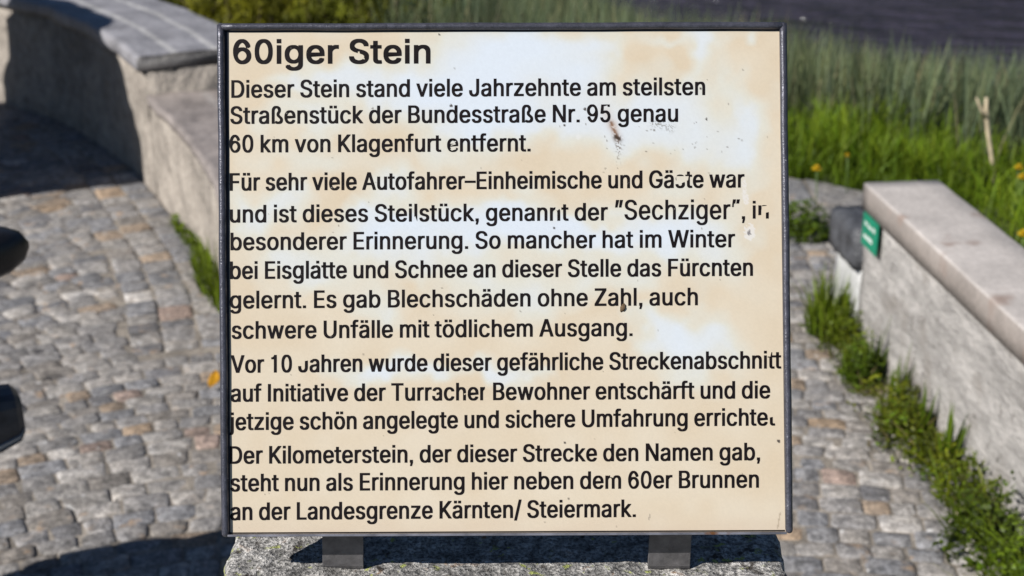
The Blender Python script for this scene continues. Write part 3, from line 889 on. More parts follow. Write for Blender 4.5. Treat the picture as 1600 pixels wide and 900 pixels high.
# ------------------------------------------------------------------ lettering
GLYPHS = {
    ',': '188|38,-119 68,71 137,71 84,-119',
    '.': '188|95,-4 83,-3 73,2 63,9 56,18 51,29 50,41 51,53 56,64 63,73 73,81 83,85 95,87 107,85 118,81 128,73 135,64 140,53 141,41 140,29 135,18 128,9 118,2 107,-3',
    '/': '249|235,533 71,-76 14,-76 178,533',
    '0': '453|227,-7 191,-4 159,7 130,24 105,48 85,77 69,113 57,155 50,202 48,254 50,306 57,353 69,395 85,431 106,461 130,484 159,502 191,512 227,516 262,512 294,502 323,484 348,461 368,431 384,395 396,353 403,306 405,254 403,202 396,155 384,113 368,77 348,48 323,24 295,7 263,-4|227,50 251,53 272,61 290,74 306,92 320,116 330,144 338,176 342,213 344,254 342,295 338,332 330,365 320,393 306,416 290,435 272,449 251,457 227,460 203,457 182,449 163,435 147,416 134,393 123,365 115,332 111,295 109,254 111,213 115,176 123,144 134,116 147,92 163,74 182,61 203,53',
    '1': '453|76,0 76,55 391,55 391,0|276,509 276,0 212,0 212,448 209,448 86,358 86,427 198,509',
    '5': '453|221,-7 192,-5 165,1 140,11 118,24 99,41 83,60 71,82 63,105 60,130 122,130 125,115 130,102 138,89 148,78 160,68 173,60 188,54 204,51 221,50 241,52 259,56 276,64 291,75 304,88 314,104 322,122 326,141 328,162 326,183 322,203 314,221 303,237 290,251 275,262 257,270 238,275 218,277 201,276 184,273 167,268 152,262 139,255 128,246 67,253 96,509 366,509 366,452 151,452 134,301 136,301 148,310 162,318 178,325 194,330 211,333 229,334 252,332 274,328 294,321 313,312 330,300 345,285 358,269 370,251 379,231 386,210 390,187 391,163 389,131 381,102 369,76 352,52 332,32 309,15 282,3 253,-4',
    '6': '453|226,-7 196,-5 168,3 142,15 119,31 100,51 84,74 73,101 66,130 64,162 66,187 71,212 80,239 94,268 113,302 137,340 252,509 322,509 151,261 145,261 151,271 157,280 165,288 174,295 185,302 196,307 208,311 221,313 235,314 265,312 292,306 316,295 337,280 355,262 370,240 380,215 387,187 389,157 387,126 380,98 368,73 352,50 333,30 310,14 285,2 257,-5|226,48 245,50 263,55 279,63 293,73 305,86 314,101 321,118 326,137 327,157 326,177 321,196 314,213 305,228 293,241 279,251 263,259 245,264 226,265 207,264 190,259 174,252 160,242 148,229 138,214 131,197 126,178 125,158 126,138 131,119 138,102 148,86 160,73 174,63 190,55 207,50',
    '9': '453|226,516 257,513 285,506 310,494 333,478 352,458 368,434 380,408 387,379 389,347 387,322 382,297 373,270 359,241 340,207 315,168 200,0 130,0 301,248 307,248 302,238 295,229 287,221 278,214 268,207 257,202 245,198 232,196 218,195 188,197 161,203 137,214 116,229 98,247 83,269 72,294 66,321 64,352 66,383 73,411 85,436 101,459 120,478 143,494 168,506 196,513|226,460 207,459 190,454 174,446 160,436 148,423 138,407 131,390 127,372 125,352 127,331 131,312 138,295 148,280 160,267 174,257 190,249 207,245 226,243 245,245 263,249 279,257 293,267 305,280 314,295 321,312 326,330 327,350 326,371 321,390 314,407 305,423 293,436 279,446 263,454 245,459',
    'A': '480|16,0 201,509 276,509 463,0 395,0 287,302 264,372 232,478 245,478 213,371 191,302 85,0|110,142 110,199 370,199 370,142',
    'B': '456|60,0 60,509 241,509 274,507 304,501 329,491 350,477 367,461 381,442 390,421 396,398 398,374 397,353 393,335 387,320 378,307 368,295 356,286 343,278 330,272 315,267 315,262 331,259 347,254 363,245 378,234 391,220 402,203 411,184 416,161 418,136 416,111 410,88 400,67 386,48 367,31 344,18 317,8 284,2 247,0|125,57 245,57 281,60 309,67 330,80 344,96 352,115 355,137 354,154 349,169 342,184 332,197 320,208 306,218 289,225 270,230 248,231 125,231|125,285 238,285 256,286 273,290 288,296 302,304 314,314 323,326 330,340 335,355 336,372 333,394 326,413 313,429 294,442 270,449 240,452 125,452',
    'D': '502|219,0 96,0 96,57 215,57 254,60 288,68 318,81 343,99 363,122 379,149 390,181 397,216 399,255 397,294 390,329 379,361 364,388 344,410 320,428 291,441 258,449 221,452 93,452 93,509 225,509 272,506 315,495 353,478 373,465 391,450 407,432 421,413 433,391 449,351 459,305 462,255 459,205 449,159 433,119 421,97 406,77 390,60 372,44 351,31 312,14 268,3|125,509 125,0 60,0 60,509',
    'E': '419|60,0 60,509 372,509 372,452 125,452 125,286 355,286 355,229 125,229 125,57 375,57 375,0',
    'F': '410|60,0 60,509 369,509 369,452 125,452 125,278 346,278 346,221 125,221 125,0',
    'G': '520|269,-7 225,-3 185,7 149,25 117,49 91,80 69,116 53,157 43,203 40,254 43,305 53,352 69,393 91,429 117,459 149,484 184,502 223,512 265,516 291,515 316,511 340,504 363,495 384,483 403,469 421,453 436,436 449,416 460,395 468,373 474,349 408,349 402,365 395,379 387,393 378,405 368,417 356,427 343,436 330,443 315,448 299,452 283,455 265,456 236,453 209,445 183,432 160,414 141,392 125,364 113,332 106,295 103,254 106,213 113,177 125,145 141,117 161,94 184,76 210,63 238,56 269,53 296,55 322,61 345,71 365,85 382,102 396,123 407,147 413,173 415,202 434,199 283,199 283,256 478,256 478,200 475,160 466,124 451,91 431,62 406,38 377,19 344,5 308,-4',
    'I': '300|31,0 31,57 118,57 118,452 31,452 31,509 269,509 269,452 183,452 183,57 269,57 269,0',
    'J': '396|185,-7 159,-5 135,-1 113,7 93,18 75,33 60,50 48,70 40,92 35,117 33,145 33,173 98,173 98,145 101,117 109,93 122,74 139,61 160,53 185,50 209,53 230,61 248,74 261,93 269,117 272,145 272,509 336,509 336,145 334,117 329,92 321,70 309,50 294,33 276,18 256,7 235,-1 211,-5',
    'K': '467|104,145 104,216 139,261 174,303 212,344 364,509 448,509 231,276 228,276|60,0 60,509 125,509 125,334 124,225 125,193 125,0|372,0 188,259 228,309 449,0',
    'L': '393|60,0 60,509 125,509 125,57 361,57 361,0',
    'N': '523|60,0 60,509 136,509 343,183 363,151 388,107 414,55 405,54 401,108 399,157 399,195 399,509 463,509 463,0 387,0 202,290 177,331 148,381 108,452 119,454 122,384 124,328 125,291 125,0',
    'S': '447|224,-9 189,-7 157,-1 128,9 102,23 81,40 64,60 51,83 42,109 38,137 104,137 107,118 114,102 123,88 135,76 150,66 166,59 184,53 204,50 224,49 246,50 267,54 286,60 303,69 317,79 329,92 338,106 344,122 346,139 344,154 340,168 332,179 322,189 310,197 296,205 245,222 184,239 145,253 112,269 86,289 74,303 64,318 57,335 53,353 52,372 55,400 62,425 75,448 92,468 113,484 138,498 165,508 195,514 227,516 259,514 289,508 316,498 340,484 360,468 377,449 390,427 398,403 401,378 337,378 332,401 320,421 302,437 280,449 254,456 225,459 204,458 185,454 167,448 152,440 139,430 129,418 121,405 117,391 115,376 117,359 122,345 131,334 142,324 155,315 169,308 212,293 264,279 312,264 328,256 344,248 359,238 372,226 384,213 395,198 402,180 407,161 408,139 406,112 398,87 386,64 370,43 349,25 323,11 294,0 261,-7',
    'T': '449|32,452 32,509 417,509 417,452 257,452 257,0 193,0 193,452',
    'U': '517|259,-8 221,-5 186,2 154,15 126,33 103,55 85,80 71,108 63,139 60,173 60,509 124,509 124,178 126,155 132,133 141,113 153,95 169,80 187,68 208,59 232,54 259,52 286,54 310,59 331,68 349,80 365,95 377,113 386,133 391,155 393,178 393,509 457,509 457,173 454,139 446,108 433,80 414,55 391,33 363,15 332,2 297,-5',
    'V': '480|204,0 16,509 84,509 192,206 215,137 248,31 235,31 267,138 290,206 395,509 463,509 278,0',
    'W': '686|155,0 16,509 82,509 163,196 175,145 187,94 197,40 189,40 200,94 211,145 224,196 306,509 380,509 462,196 474,145 486,94 497,40 488,40 499,94 510,145 523,196 603,509 670,509 530,0 455,0 368,323 351,391 336,475 350,475 335,395 318,323 230,0',
    'Z': '438|42,0 42,46 273,385 306,431 341,476 348,454 285,452 223,452 40,452 40,509 397,509 397,462 169,129 134,81 97,33 90,54 152,57 214,57 399,57 399,0',
    'a': '389|160,-9 137,-7 115,-3 94,5 76,15 61,29 48,45 38,63 32,84 30,108 32,128 36,146 43,161 53,174 64,184 78,193 93,200 108,206 125,211 178,220 234,227 247,229 257,231 265,235 271,240 275,246 276,255 276,257 275,272 272,285 267,297 260,307 251,315 240,322 227,327 212,330 196,331 179,330 163,327 149,322 137,316 127,309 118,301 111,292 105,283 100,274 41,291 51,312 64,331 79,346 96,358 114,368 133,375 153,380 173,383 194,384 208,384 223,382 239,379 255,375 271,369 286,360 300,350 312,336 322,320 330,301 335,278 337,251 337,0 277,0 277,52 272,52 267,43 260,34 252,25 242,16 229,8 215,1 199,-4 181,-8|170,45 192,47 211,51 228,59 242,69 254,80 263,93 270,107 274,122 276,138 276,190 272,187 267,184 259,182 231,176 200,171 175,168 134,159 122,154 112,147 103,139 97,130 93,118 92,105 93,93 96,82 102,72 110,64 119,57 130,52 142,48 156,46',
    'b': '424|229,-8 207,-7 188,-3 172,4 159,12 147,21 138,31 118,59 112,59 112,0 53,0 53,509 114,509 114,319 118,319 137,346 146,356 158,365 171,373 187,379 207,383 229,384 260,381 288,374 313,361 335,343 354,320 370,293 381,262 388,227 390,189 388,151 381,116 370,84 354,57 335,34 313,16 288,3 260,-5|220,47 242,49 262,55 279,66 294,80 306,97 316,117 323,139 327,163 328,189 327,215 323,239 316,261 307,281 295,297 280,311 263,322 243,328 220,330 198,328 178,322 161,312 146,299 134,282 125,263 118,241 114,216 113,189 114,162 118,137 125,115 135,95 147,79 162,65 179,55 198,49',
    'c': '396|207,-8 174,-5 144,3 117,16 93,35 73,58 56,85 44,116 36,150 34,187 36,225 44,260 56,291 73,318 93,341 117,360 144,373 174,381 207,384 225,383 243,381 260,377 276,371 291,364 305,356 318,346 330,335 340,322 349,308 356,293 362,277 303,262 300,272 295,281 290,289 284,297 278,304 270,311 262,317 252,321 242,325 231,328 220,329 207,330 183,328 163,321 145,310 130,296 118,278 108,258 101,236 97,212 96,187 97,163 101,139 108,117 118,97 130,80 145,66 163,55 183,48 207,46 220,47 232,49 243,52 253,56 262,60 271,66 279,73 286,80 292,89 304,117 363,102 357,86 350,70 341,56 331,43 319,32 306,21 292,12 277,5 261,-1 244,-5 226,-7',
    'd': '424|195,-8 165,-5 137,3 111,16 89,34 70,57 55,84 43,116 36,151 34,189 36,227 43,262 55,293 71,320 90,343 112,361 137,374 165,381 196,384 218,383 237,379 253,373 267,365 278,356 287,346 295,336 301,327 306,319 311,319 311,509 372,509 372,0 313,0 313,59 307,59 287,31 277,21 266,12 252,4 236,-3 217,-7|205,47 226,49 246,55 263,65 278,79 290,95 299,115 306,137 311,162 312,189 311,216 307,241 300,263 290,282 278,299 263,312 246,322 227,328 205,330 182,328 162,322 145,311 130,297 118,281 108,261 101,239 97,215 96,189 97,163 102,139 109,117 118,97 130,80 145,66 162,55 182,49',
    'e': '404|212,-8 177,-5 145,3 117,16 92,35 72,58 56,85 44,116 36,150 34,187 36,224 43,259 55,290 71,317 91,340 115,359 142,373 172,381 205,384 226,383 246,380 266,374 285,366 302,355 319,341 334,324 347,305 357,282 365,256 369,227 371,194 371,169 75,169 75,221 338,221 310,202 309,226 305,248 298,269 289,287 277,302 263,314 246,323 227,328 205,330 183,328 164,323 146,313 131,301 119,287 109,270 102,251 97,231 96,211 96,178 98,151 102,127 110,106 121,88 135,73 151,61 169,53 190,48 212,46 227,47 241,49 254,53 266,58 276,65 285,73 293,83 300,93 306,105 365,91 358,72 348,55 335,39 320,25 302,14 283,4 261,-3 237,-7',
    'f': '254|228,379 228,327 6,327 6,379|81,0 81,432 83,452 88,470 96,486 107,499 120,510 135,519 152,525 169,529 187,530 222,527 243,521 227,468 215,472 195,474 178,472 164,468 154,460 147,449 143,436 142,419 142,0',
    'g': '425|207,-151 180,-150 156,-146 134,-140 114,-132 97,-122 82,-110 70,-97 59,-84 51,-69 101,-41 122,-66 131,-74 142,-82 154,-88 169,-93 187,-96 207,-97 236,-95 261,-87 282,-75 293,-65 301,-53 307,-39 310,-24 311,-6 311,68 306,68 287,41 277,32 266,24 252,16 236,10 217,6 195,5 165,7 138,15 113,27 90,43 71,64 55,90 43,120 36,154 34,191 36,228 43,262 55,293 71,320 90,343 112,361 138,374 166,381 196,384 218,383 237,379 253,373 267,365 279,356 288,346 308,319 313,319 313,379 372,379 372,-9 370,-40 362,-67 350,-90 334,-109 314,-124 291,-136 265,-144 237,-149|205,59 227,61 247,66 264,75 279,87 291,103 300,121 307,142 311,166 312,193 311,219 307,242 300,264 291,283 279,299 264,312 247,322 227,328 205,330 182,328 162,322 145,312 130,298 118,281 109,262 102,241 97,218 96,193 97,167 102,144 109,123 118,104 130,89 145,76 163,67 183,61',
    'h': '410|114,227 114,0 53,0 53,509 114,509 114,287 102,287 116,319 132,344 152,362 175,374 200,382 227,384 252,382 275,377 295,369 313,356 329,340 341,321 350,298 355,271 357,240 357,0 296,0 296,235 293,263 286,286 273,304 256,318 235,326 210,329 192,328 176,324 161,317 147,308 136,297 126,283 119,266 115,248',
    'i': '167|53,0 53,379 114,379 114,0|84,443 73,444 63,448 54,455 47,463 42,472 41,483 42,494 47,503 54,512 63,519 73,523 84,524 95,523 105,519 114,512 121,503 125,494 126,483 125,472 121,463 114,455 105,448 95,444',
    'j': '167|53,379 114,379 114,-30 113,-52 109,-72 102,-90 92,-106 80,-119 65,-129 47,-137 27,-141 4,-143 -10,-143 -10,-87 2,-87 18,-85 31,-80 40,-72 47,-61 52,-46 53,-29|83,443 72,444 62,448 53,455 46,463 42,472 41,483 42,494 46,503 53,512 62,519 72,523 83,524 94,523 105,519 114,512 121,503 125,494 126,483 125,472 121,463 114,455 105,448 94,444',
    'k': '381|110,137 110,212 121,212 284,379 360,379 184,199 177,199|53,0 53,509 114,509 114,0|294,0 148,186 191,229 372,0',
    'l': '189|139,-2 112,0 91,8 74,20 62,37 55,59 53,84 53,509 114,509 114,99 115,83 117,71 120,62 126,56 135,53 146,52 160,53 170,54 181,3 162,-1',
    'm': '610|53,0 53,379 112,379 112,295 108,295 114,314 122,331 132,346 144,358 158,368 172,376 187,382 203,385 219,386 245,383 268,375 287,361 303,342 314,320 321,295 312,295 318,312 326,328 337,343 350,356 365,366 381,375 398,381 417,385 437,386 458,384 478,380 497,372 514,361 529,346 541,328 550,307 555,283 557,255 557,0 496,0 496,254 493,279 486,298 473,313 456,323 438,328 419,330 403,329 388,326 374,320 363,312 353,302 345,290 340,277 336,263 335,247 335,0 274,0 274,260 272,280 265,297 253,311 238,322 220,328 199,330 185,329 171,326 158,320 145,312 135,302 126,289 119,274 115,257 114,238 114,0',
    'n': '410|114,227 114,0 53,0 53,379 112,379 112,287 102,287 116,319 132,344 152,362 175,374 200,382 227,384 252,382 275,377 295,369 313,356 328,340 341,321 350,298 355,271 357,240 357,0 296,0 296,235 293,263 286,286 273,304 256,318 235,326 210,329 192,328 176,324 161,317 147,308 136,297 126,283 119,266 115,248',
    'o': '415|207,-8 174,-5 144,3 117,16 93,35 73,58 56,85 44,116 36,150 34,187 36,225 44,260 56,291 73,318 93,341 117,360 144,373 174,381 207,384 241,381 271,373 299,360 323,341 343,318 359,291 371,260 379,225 381,187 379,150 371,116 359,85 343,58 323,35 299,16 271,3 241,-5|207,46 231,48 252,55 270,66 285,80 298,97 307,117 314,139 318,163 319,187 318,212 314,236 307,258 298,278 285,296 270,310 252,321 231,328 207,330 183,328 163,321 145,310 130,296 118,278 108,258 101,236 97,212 96,187 97,163 101,139 108,117 118,97 130,80 145,66 163,55 183,48',
    'r': '259|53,0 53,379 112,379 112,321 115,321 124,339 136,354 152,367 171,377 191,383 213,385 229,384 243,384 243,322 230,324 207,326 190,325 174,321 159,315 146,306 135,296 126,284 119,270 115,254 114,237 114,0',
    's': '365|182,-8 157,-7 134,-3 112,3 93,12 76,24 62,38 50,54 42,73 36,94 94,107 101,88 111,72 124,60 140,52 159,47 181,45 206,47 227,53 244,62 257,74 265,88 268,103 266,115 262,126 254,136 243,144 229,150 212,155 149,170 118,180 92,192 72,208 58,227 50,249 47,274 49,295 55,314 65,332 79,347 95,360 115,370 137,378 161,383 187,384 212,383 234,379 254,372 271,363 286,352 299,339 309,324 318,308 324,290 268,277 262,291 254,304 243,316 228,325 210,331 187,333 166,331 147,326 131,317 119,305 111,292 109,277 111,264 116,253 124,243 136,235 152,229 172,223 229,209 261,199 287,187 306,171 320,153 328,131 331,107 329,85 323,65 312,47 298,31 281,17 260,6 236,-2 210,-6',
    't': '227|204,379 204,327 6,327 6,379|65,471 126,471 126,98 127,83 130,70 136,61 144,55 156,51 170,50 185,51 202,54 213,2 192,-3 168,-4 138,-1 113,7 92,21 77,40 68,64 65,93',
    'u': '410|182,-5 158,-3 135,2 115,11 97,23 81,39 69,59 60,82 55,109 53,139 53,379 114,379 114,144 116,116 124,93 137,75 154,61 175,53 200,50 218,51 234,55 249,62 263,71 274,83 283,97 290,113 295,132 296,153 296,379 357,379 357,0 298,0 298,92 307,92 294,60 277,35 257,17 234,5 209,-3',
    'v': '389|163,0 17,379 84,379 165,155 187,87 206,21 184,21 203,87 224,155 305,379 371,379 226,0',
    'w': '567|138,0 23,379 87,379 133,214 154,137 175,41 165,41 186,135 206,214 252,379 316,379 362,214 382,136 402,41 391,41 413,135 434,214 480,379 545,379 429,0 368,0 319,172 305,225 291,280 277,338 291,338 277,280 263,225 248,172 199,0',
    'z': '380|42,0 42,46 254,320 254,323 48,323 48,379 333,379 333,331 126,60 126,56 339,56 339,0',
    'ß': '441|122,362 122,0 60,0 60,362 62,391 66,417 74,440 85,460 99,477 115,491 133,502 153,510 174,514 197,516 219,514 240,510 260,503 280,493 297,479 312,463 323,443 330,420 332,393 331,377 329,363 325,351 309,322 292,299 288,291 286,282 285,272 286,261 290,250 297,241 306,232 316,224 327,215 362,188 373,177 383,165 391,152 398,137 402,120 403,100 401,79 396,59 386,42 374,27 358,15 340,6 319,-1 295,-6 269,-7 247,-6 227,-3 207,1 190,7 175,13 164,20 187,74 217,58 230,54 246,51 265,50 287,52 306,56 321,64 333,75 340,88 342,104 341,117 337,129 330,139 321,149 311,158 300,167 264,194 253,204 243,215 235,227 228,240 224,255 223,272 224,285 226,297 230,306 247,329 254,337 259,345 264,353 268,363 271,375 272,388 269,410 262,428 250,442 234,451 217,457 197,459 174,456 156,448 141,435 130,417 124,392',
    'ä': '389|160,-9 137,-7 115,-3 94,5 76,15 61,29 48,45 38,63 32,84 30,108 32,128 36,146 43,161 53,174 64,184 78,193 93,200 108,206 125,211 178,220 234,227 247,229 257,231 265,235 271,240 275,246 276,255 276,257 275,272 272,285 267,297 260,307 251,315 240,322 227,327 212,330 196,331 179,330 163,327 149,322 137,316 127,309 118,301 111,292 105,283 100,274 41,291 51,312 64,331 79,346 96,358 114,368 133,375 153,380 173,383 194,384 208,384 223,382 239,379 255,375 271,369 286,360 300,350 312,336 322,320 330,301 335,278 337,251 337,0 277,0 277,52 272,52 267,43 260,34 252,25 242,16 229,8 215,1 199,-4 181,-8|170,45 192,47 211,51 228,59 242,69 254,80 263,93 270,107 274,122 276,138 276,190 272,187 267,184 259,182 231,176 200,171 175,168 134,159 122,154 112,147 103,139 97,130 93,118 92,105 93,93 96,82 102,72 110,64 119,57 130,52 142,48 156,46|261,443 250,444 241,448 233,455 226,463 222,472 221,483 222,494 226,503 233,512 241,518 250,522 261,523 272,522 281,518 290,512 296,503 300,494 301,483 300,472 296,463 290,455 281,448 272,444|117,443 107,444 97,448 89,455 82,463 78,472 77,483 78,494 82,503 89,512 97,518 107,522 117,523 128,522 138,518 146,512 153,503 157,494 158,483 157,472 153,463 146,455 138,448 128,444',
    'ö': '415|207,-8 174,-5 144,3 117,16 93,35 73,58 56,85 44,116 36,150 34,187 36,225 44,260 56,291 73,318 93,341 117,360 144,373 174,381 207,384 241,381 271,373 299,360 323,341 343,318 359,291 371,260 379,225 381,187 379,150 371,116 359,85 343,58 323,35 299,16 271,3 241,-5|207,46 231,48 252,55 270,66 285,80 298,97 307,117 314,139 318,163 319,187 318,212 314,236 307,258 298,278 285,296 270,310 252,321 231,328 207,330 183,328 163,321 145,310 130,296 118,278 108,258 101,236 97,212 96,187 97,163 101,139 108,117 118,97 130,80 145,66 163,55 183,48|279,443 269,444 259,448 251,455 244,463 240,472 239,483 240,494 244,503 251,512 259,518 269,522 279,523 290,522 299,518 308,512 315,503 319,494 320,483 319,472 315,463 308,455 299,448 290,444|136,443 125,444 115,448 107,455 100,463 96,472 95,483 96,494 100,503 107,512 115,518 125,522 136,523 146,522 156,518 164,512 171,503 175,494 176,483 175,472 171,463 164,455 156,448 146,444',
    'ü': '410|182,-5 158,-3 135,2 115,11 97,23 81,39 69,59 60,82 55,109 53,139 53,379 114,379 114,144 116,116 124,93 137,75 154,61 175,53 200,50 218,51 234,55 249,62 263,71 274,83 283,97 290,113 295,132 296,153 296,379 357,379 357,0 298,0 298,92 307,92 294,60 277,35 257,17 234,5 209,-3|277,443 266,444 257,448 248,455 241,463 237,472 236,483 237,494 241,503 248,512 257,518 266,522 277,523 288,522 297,518 305,512 312,503 316,494 317,483 316,472 312,463 305,455 297,448 288,444|133,443 122,444 113,448 104,455 98,463 94,472 93,483 94,494 98,503 104,512 113,518 122,522 133,523 144,522 153,518 162,512 168,503 172,494 173,483 172,472 168,463 162,455 153,448 144,444',
    '–': '350|350,244 350,188 0,188 0,244',
    '”': '300|52,318 82,509 151,509 98,318|175,318 205,509 274,509 222,318',
}

GLYPHS['A'] = '480|16,0 201,509 276,509 463,0 395,0 346,142 134,142 85,0|153,199 326,199 240,447'
_d = GLYPHS['D'].split('|')[1].split(' ')
_i0, _i1 = _d.index('96,57'), _d.index('93,452')
def _six():
    E = lambda cx, cy, rx, ry, a0, a1, n: [(cx + rx * math.cos(math.radians(a0 + (a1 - a0) * k / n)), cy + ry * math.sin(math.radians(a0 + (a1 - a0) * k / n))) for k in range(n + 1)]
    out = E(212, 254, 168, 262, 26, 270, 26) + E(212, 164, 168, 172, 282, 487, 20) + E(212, 254, 106, 206, 166, 24, 16)
    hole = E(212, 164, 106, 117, 0, 345, 23)
    fmt = lambda P: ' '.join('%d,%d' % (round(x), round(y)) for x, y in P)
    nine = lambda P: [(424 - x, 509 - y) for x, y in P]
    return '424|' + fmt(out) + '|' + fmt(hole), '424|' + fmt(nine(out)) + '|' + fmt(nine(hole))


GLYPHS['6'], GLYPHS['9'] = _six()
GLYPHS['D'] = '502|60,0 60,509 ' + ' '.join(_d[_i1 + 2:] + _d[:1]) + '|125,57 ' + ' '.join(_d[_i0 + 1:_i1]) + ' 125,452'
GLYPHS['K'] = '467|60,0 60,509 125,509 125,245 364,509 448,509 231,276 449,0 372,0 188,232 125,163 125,0'
GLYPHS['k'] = '381|53,0 53,509 114,509 114,205 284,379 360,379 188,206 372,0 296,0 146,166 114,134 114,0'
GLYPHS['z'] = '380|42,0 42,50 252,323 48,323 48,379 333,379 333,327 126,56 339,56 339,0'
GLYPHS['Z'] = '438|42,0 42,52 305,449 48,449 48,509 395,509 395,457 130,60 399,60 399,0'
GLYPHS['l'] = '167|53,0 53,515 114,515 114,0'
GLYPHS['I'] = '188|62,0 62,509 126,509 126,0'
GLYPHS['1'] = '400|188,0 188,392 95,392 95,434 146,446 182,470 198,509 250,509 250,0'
GLYPHS['.'] = '176|54,0 54,68 124,68 124,0'
GLYPHS[','] = '176|54,0 54,72 126,72 126,0 92,-100 60,-100 84,0'


def glyph(ch):
    adv, *ps = GLYPHS[ch].split('|')
    polys = [np.array([tuple(map(int, q.split(','))) for q in p.split()], float) for p in ps]
    for i, p in enumerate(polys):                      # drop points that crowd their neighbour
        keep = [0]
        for j in range(1, len(p)):
            if np.hypot(*(p[j] - p[keep[-1]])) > 7: keep.append(j)
        polys[i] = p[keep]
    if ch in '05':
        polys = [p * np.array((0.93, 1)) for p in polys]; adv = 424.0
    if ch in 'ijäöü':                                  # square dots
        out = []
        for p in polys:
            lo, hi = p.min(0), p.max(0)
            if hi[0] - lo[0] < 110 and lo[1] > 400 and hi[1] - lo[1] < 110:
                cx = (lo[0] + hi[0]) / 2; w = 31 if ch in 'ij' else 33
                p = np.array([(cx - w, 446), (cx - w, 514), (cx + w, 514), (cx + w, 446)], float)
            out.append(p)
        polys = out
    return float(adv), polys


def offset_poly(P, ox, oy):
    n = len(P)
    prv = P - np.roll(P, 1, 0); nxt = np.roll(P, -1, 0) - P
    def nrm(d):
        L = np.hypot(d[:, 0], d[:, 1]); L[L == 0] = 1
        return np.stack([-d[:, 1] / L, d[:, 0] / L], -1)
    a, b = nrm(prv), nrm(nxt)
    m = a + b
    k = 1.0 + (a * b).sum(1)
    k = np.maximum(k, 0.45)[:, None]
    m = m / k
    return P + m * np.array([ox, oy])


def text_polys(s, x0, yb0, x1, yb1, cap, stem=4.5, bar=3.7, track=12):
    """polygons in panel units for one run of text fitted between x0 and x1"""
    gl = []
    pen = 0.0
    for ch in s:
        if ch == ' ':
            pen += 172; continue
        adv, polys = glyph(ch)
        gl.append((pen, polys)); pen += adv + track
    lo = min(p[:, 0].min() + q for q, ps in gl for p in ps); hi = max(p[:, 0].max() + q for q, ps in gl for p in ps)
    sx = (x1 - x0) / (hi - lo)
    for _ in range(3):
        ox = max(0.1, (stem - 62 * sx) / 2)
        sx = (x1 - x0 - 2 * ox) / (hi - lo)
    oy0 = (bar - 56 * cap / 509) / 2
    oy = max(0.05, oy0)
    sy = (cap - 2 * oy) / 509.0
    slope = (yb1 - yb0) / (x1 - x0)
    layers = []
    for (kx, ky) in ((0, 0), (-1, -1), (1, -1), (1, 1), (-1, 1)):     # broadens the strokes
        out = []
        for q, ps in gl:
            for p in ps:
                X = x0 + ox + (p[:, 0] + q - lo) * sx + kx * ox
                up = p[:, 1] * sy + oy + ky * oy
                out.append(np.stack([X, yb0 + (X - x0) * slope - up], -1))
        layers.append(out)
    return layers


LIFT = 0.00025


def letter_obj(name, runs, chips=()):
    runs_l = [text_polys(*r[:6], **(r[6] if len(r) > 6 else {})) for r in runs]
    bmj = bmesh.new()
    for li in range(5):
        cu = bpy.data.curves.new(name, 'CURVE')
        cu.dimensions = '2D'
        cu.fill_mode = 'BOTH'
        for rl in runs_l:
            for P in rl[li]:
                spn = cu.splines.new('POLY')
                spn.points.add(len(P) - 1)
                co = np.ones((len(P), 4), np.float32)
                co[:, 0] = (P[:, 0] - BX) * K * 1000; co[:, 1] = (BY - P[:, 1]) * K * 1000; co[:, 2] = 0
                spn.points.foreach_set('co', co.ravel())
                spn.use_cyclic_u = True
        tmp = bpy.data.objects.new('tmp', cu)
        COL.objects.link(tmp)
        dg = bpy.context.evaluated_depsgraph_get()
        me = bpy.data.meshes.new_from_object(tmp.evaluated_get(dg))
        bpy.data.objects.remove(tmp)
        bpy.data.curves.remove(cu)
        me.transform(Matrix.Diagonal((0.001, 0.001, 0.001, 1)))
        me.transform(Matrix.Translation((0, 0, LIFT + 0.00001 * li)))
        bmj.from_mesh(me)
        bpy.data.meshes.remove(me)
    me = bpy.data.meshes.new(name)
    bmj.to_mesh(me); bmj.free()
    if chips:
        bm = bmesh.new(); bm.from_mesh(me)
        for ch in chips:                                  # flakes of lettering that have come off
            pts = [S(*p).xy for p in ch]
            ar = sum(a.x * b.y - b.x * a.y for a, b in zip(pts, pts[1:] + pts[:1]))
            if ar < 0: pts = pts[::-1]
            lo = (min(p.x for p in pts), min(p.y for p in pts)); hi = (max(p.x for p in pts), max(p.y for p in pts))
            for a, b in zip(pts, pts[1:] + pts[:1]):
                fs = [f for f in bm.faces if not (max(v.co.x for v in f.verts) < lo[0] or min(v.co.x for v in f.verts) > hi[0] or max(v.co.y for v in f.verts) < lo[1] or min(v.co.y for v in f.verts) > hi[1])]
                geom = list({*fs, *[e for f in fs for e in f.edges], *[v for f in fs for v in f.verts]})
                n = Vector((b.y - a.y, a.x - b.x, 0))
                if geom and n.length > 0:
                    bmesh.ops.bisect_plane(bm, geom=geom, plane_co=Vector((a.x, a.y, LIFT)), plane_no=n.normalized(), dist=1e-7)
            dele = []
            for f in bm.faces:
                c = f.calc_center_median()
                if all((b.x - a.x) * (c.y - a.y) - (b.y - a.y) * (c.x - a.x) > 0 for a, b in zip(pts, pts[1:] + pts[:1])): dele.append(f)
            bmesh.ops.delete(bm, geom=dele, context='FACES')
        bm.to_mesh(me); bm.free()
    me.name = name
    o = link(name, me, MAT['ink'], sign)
    return o


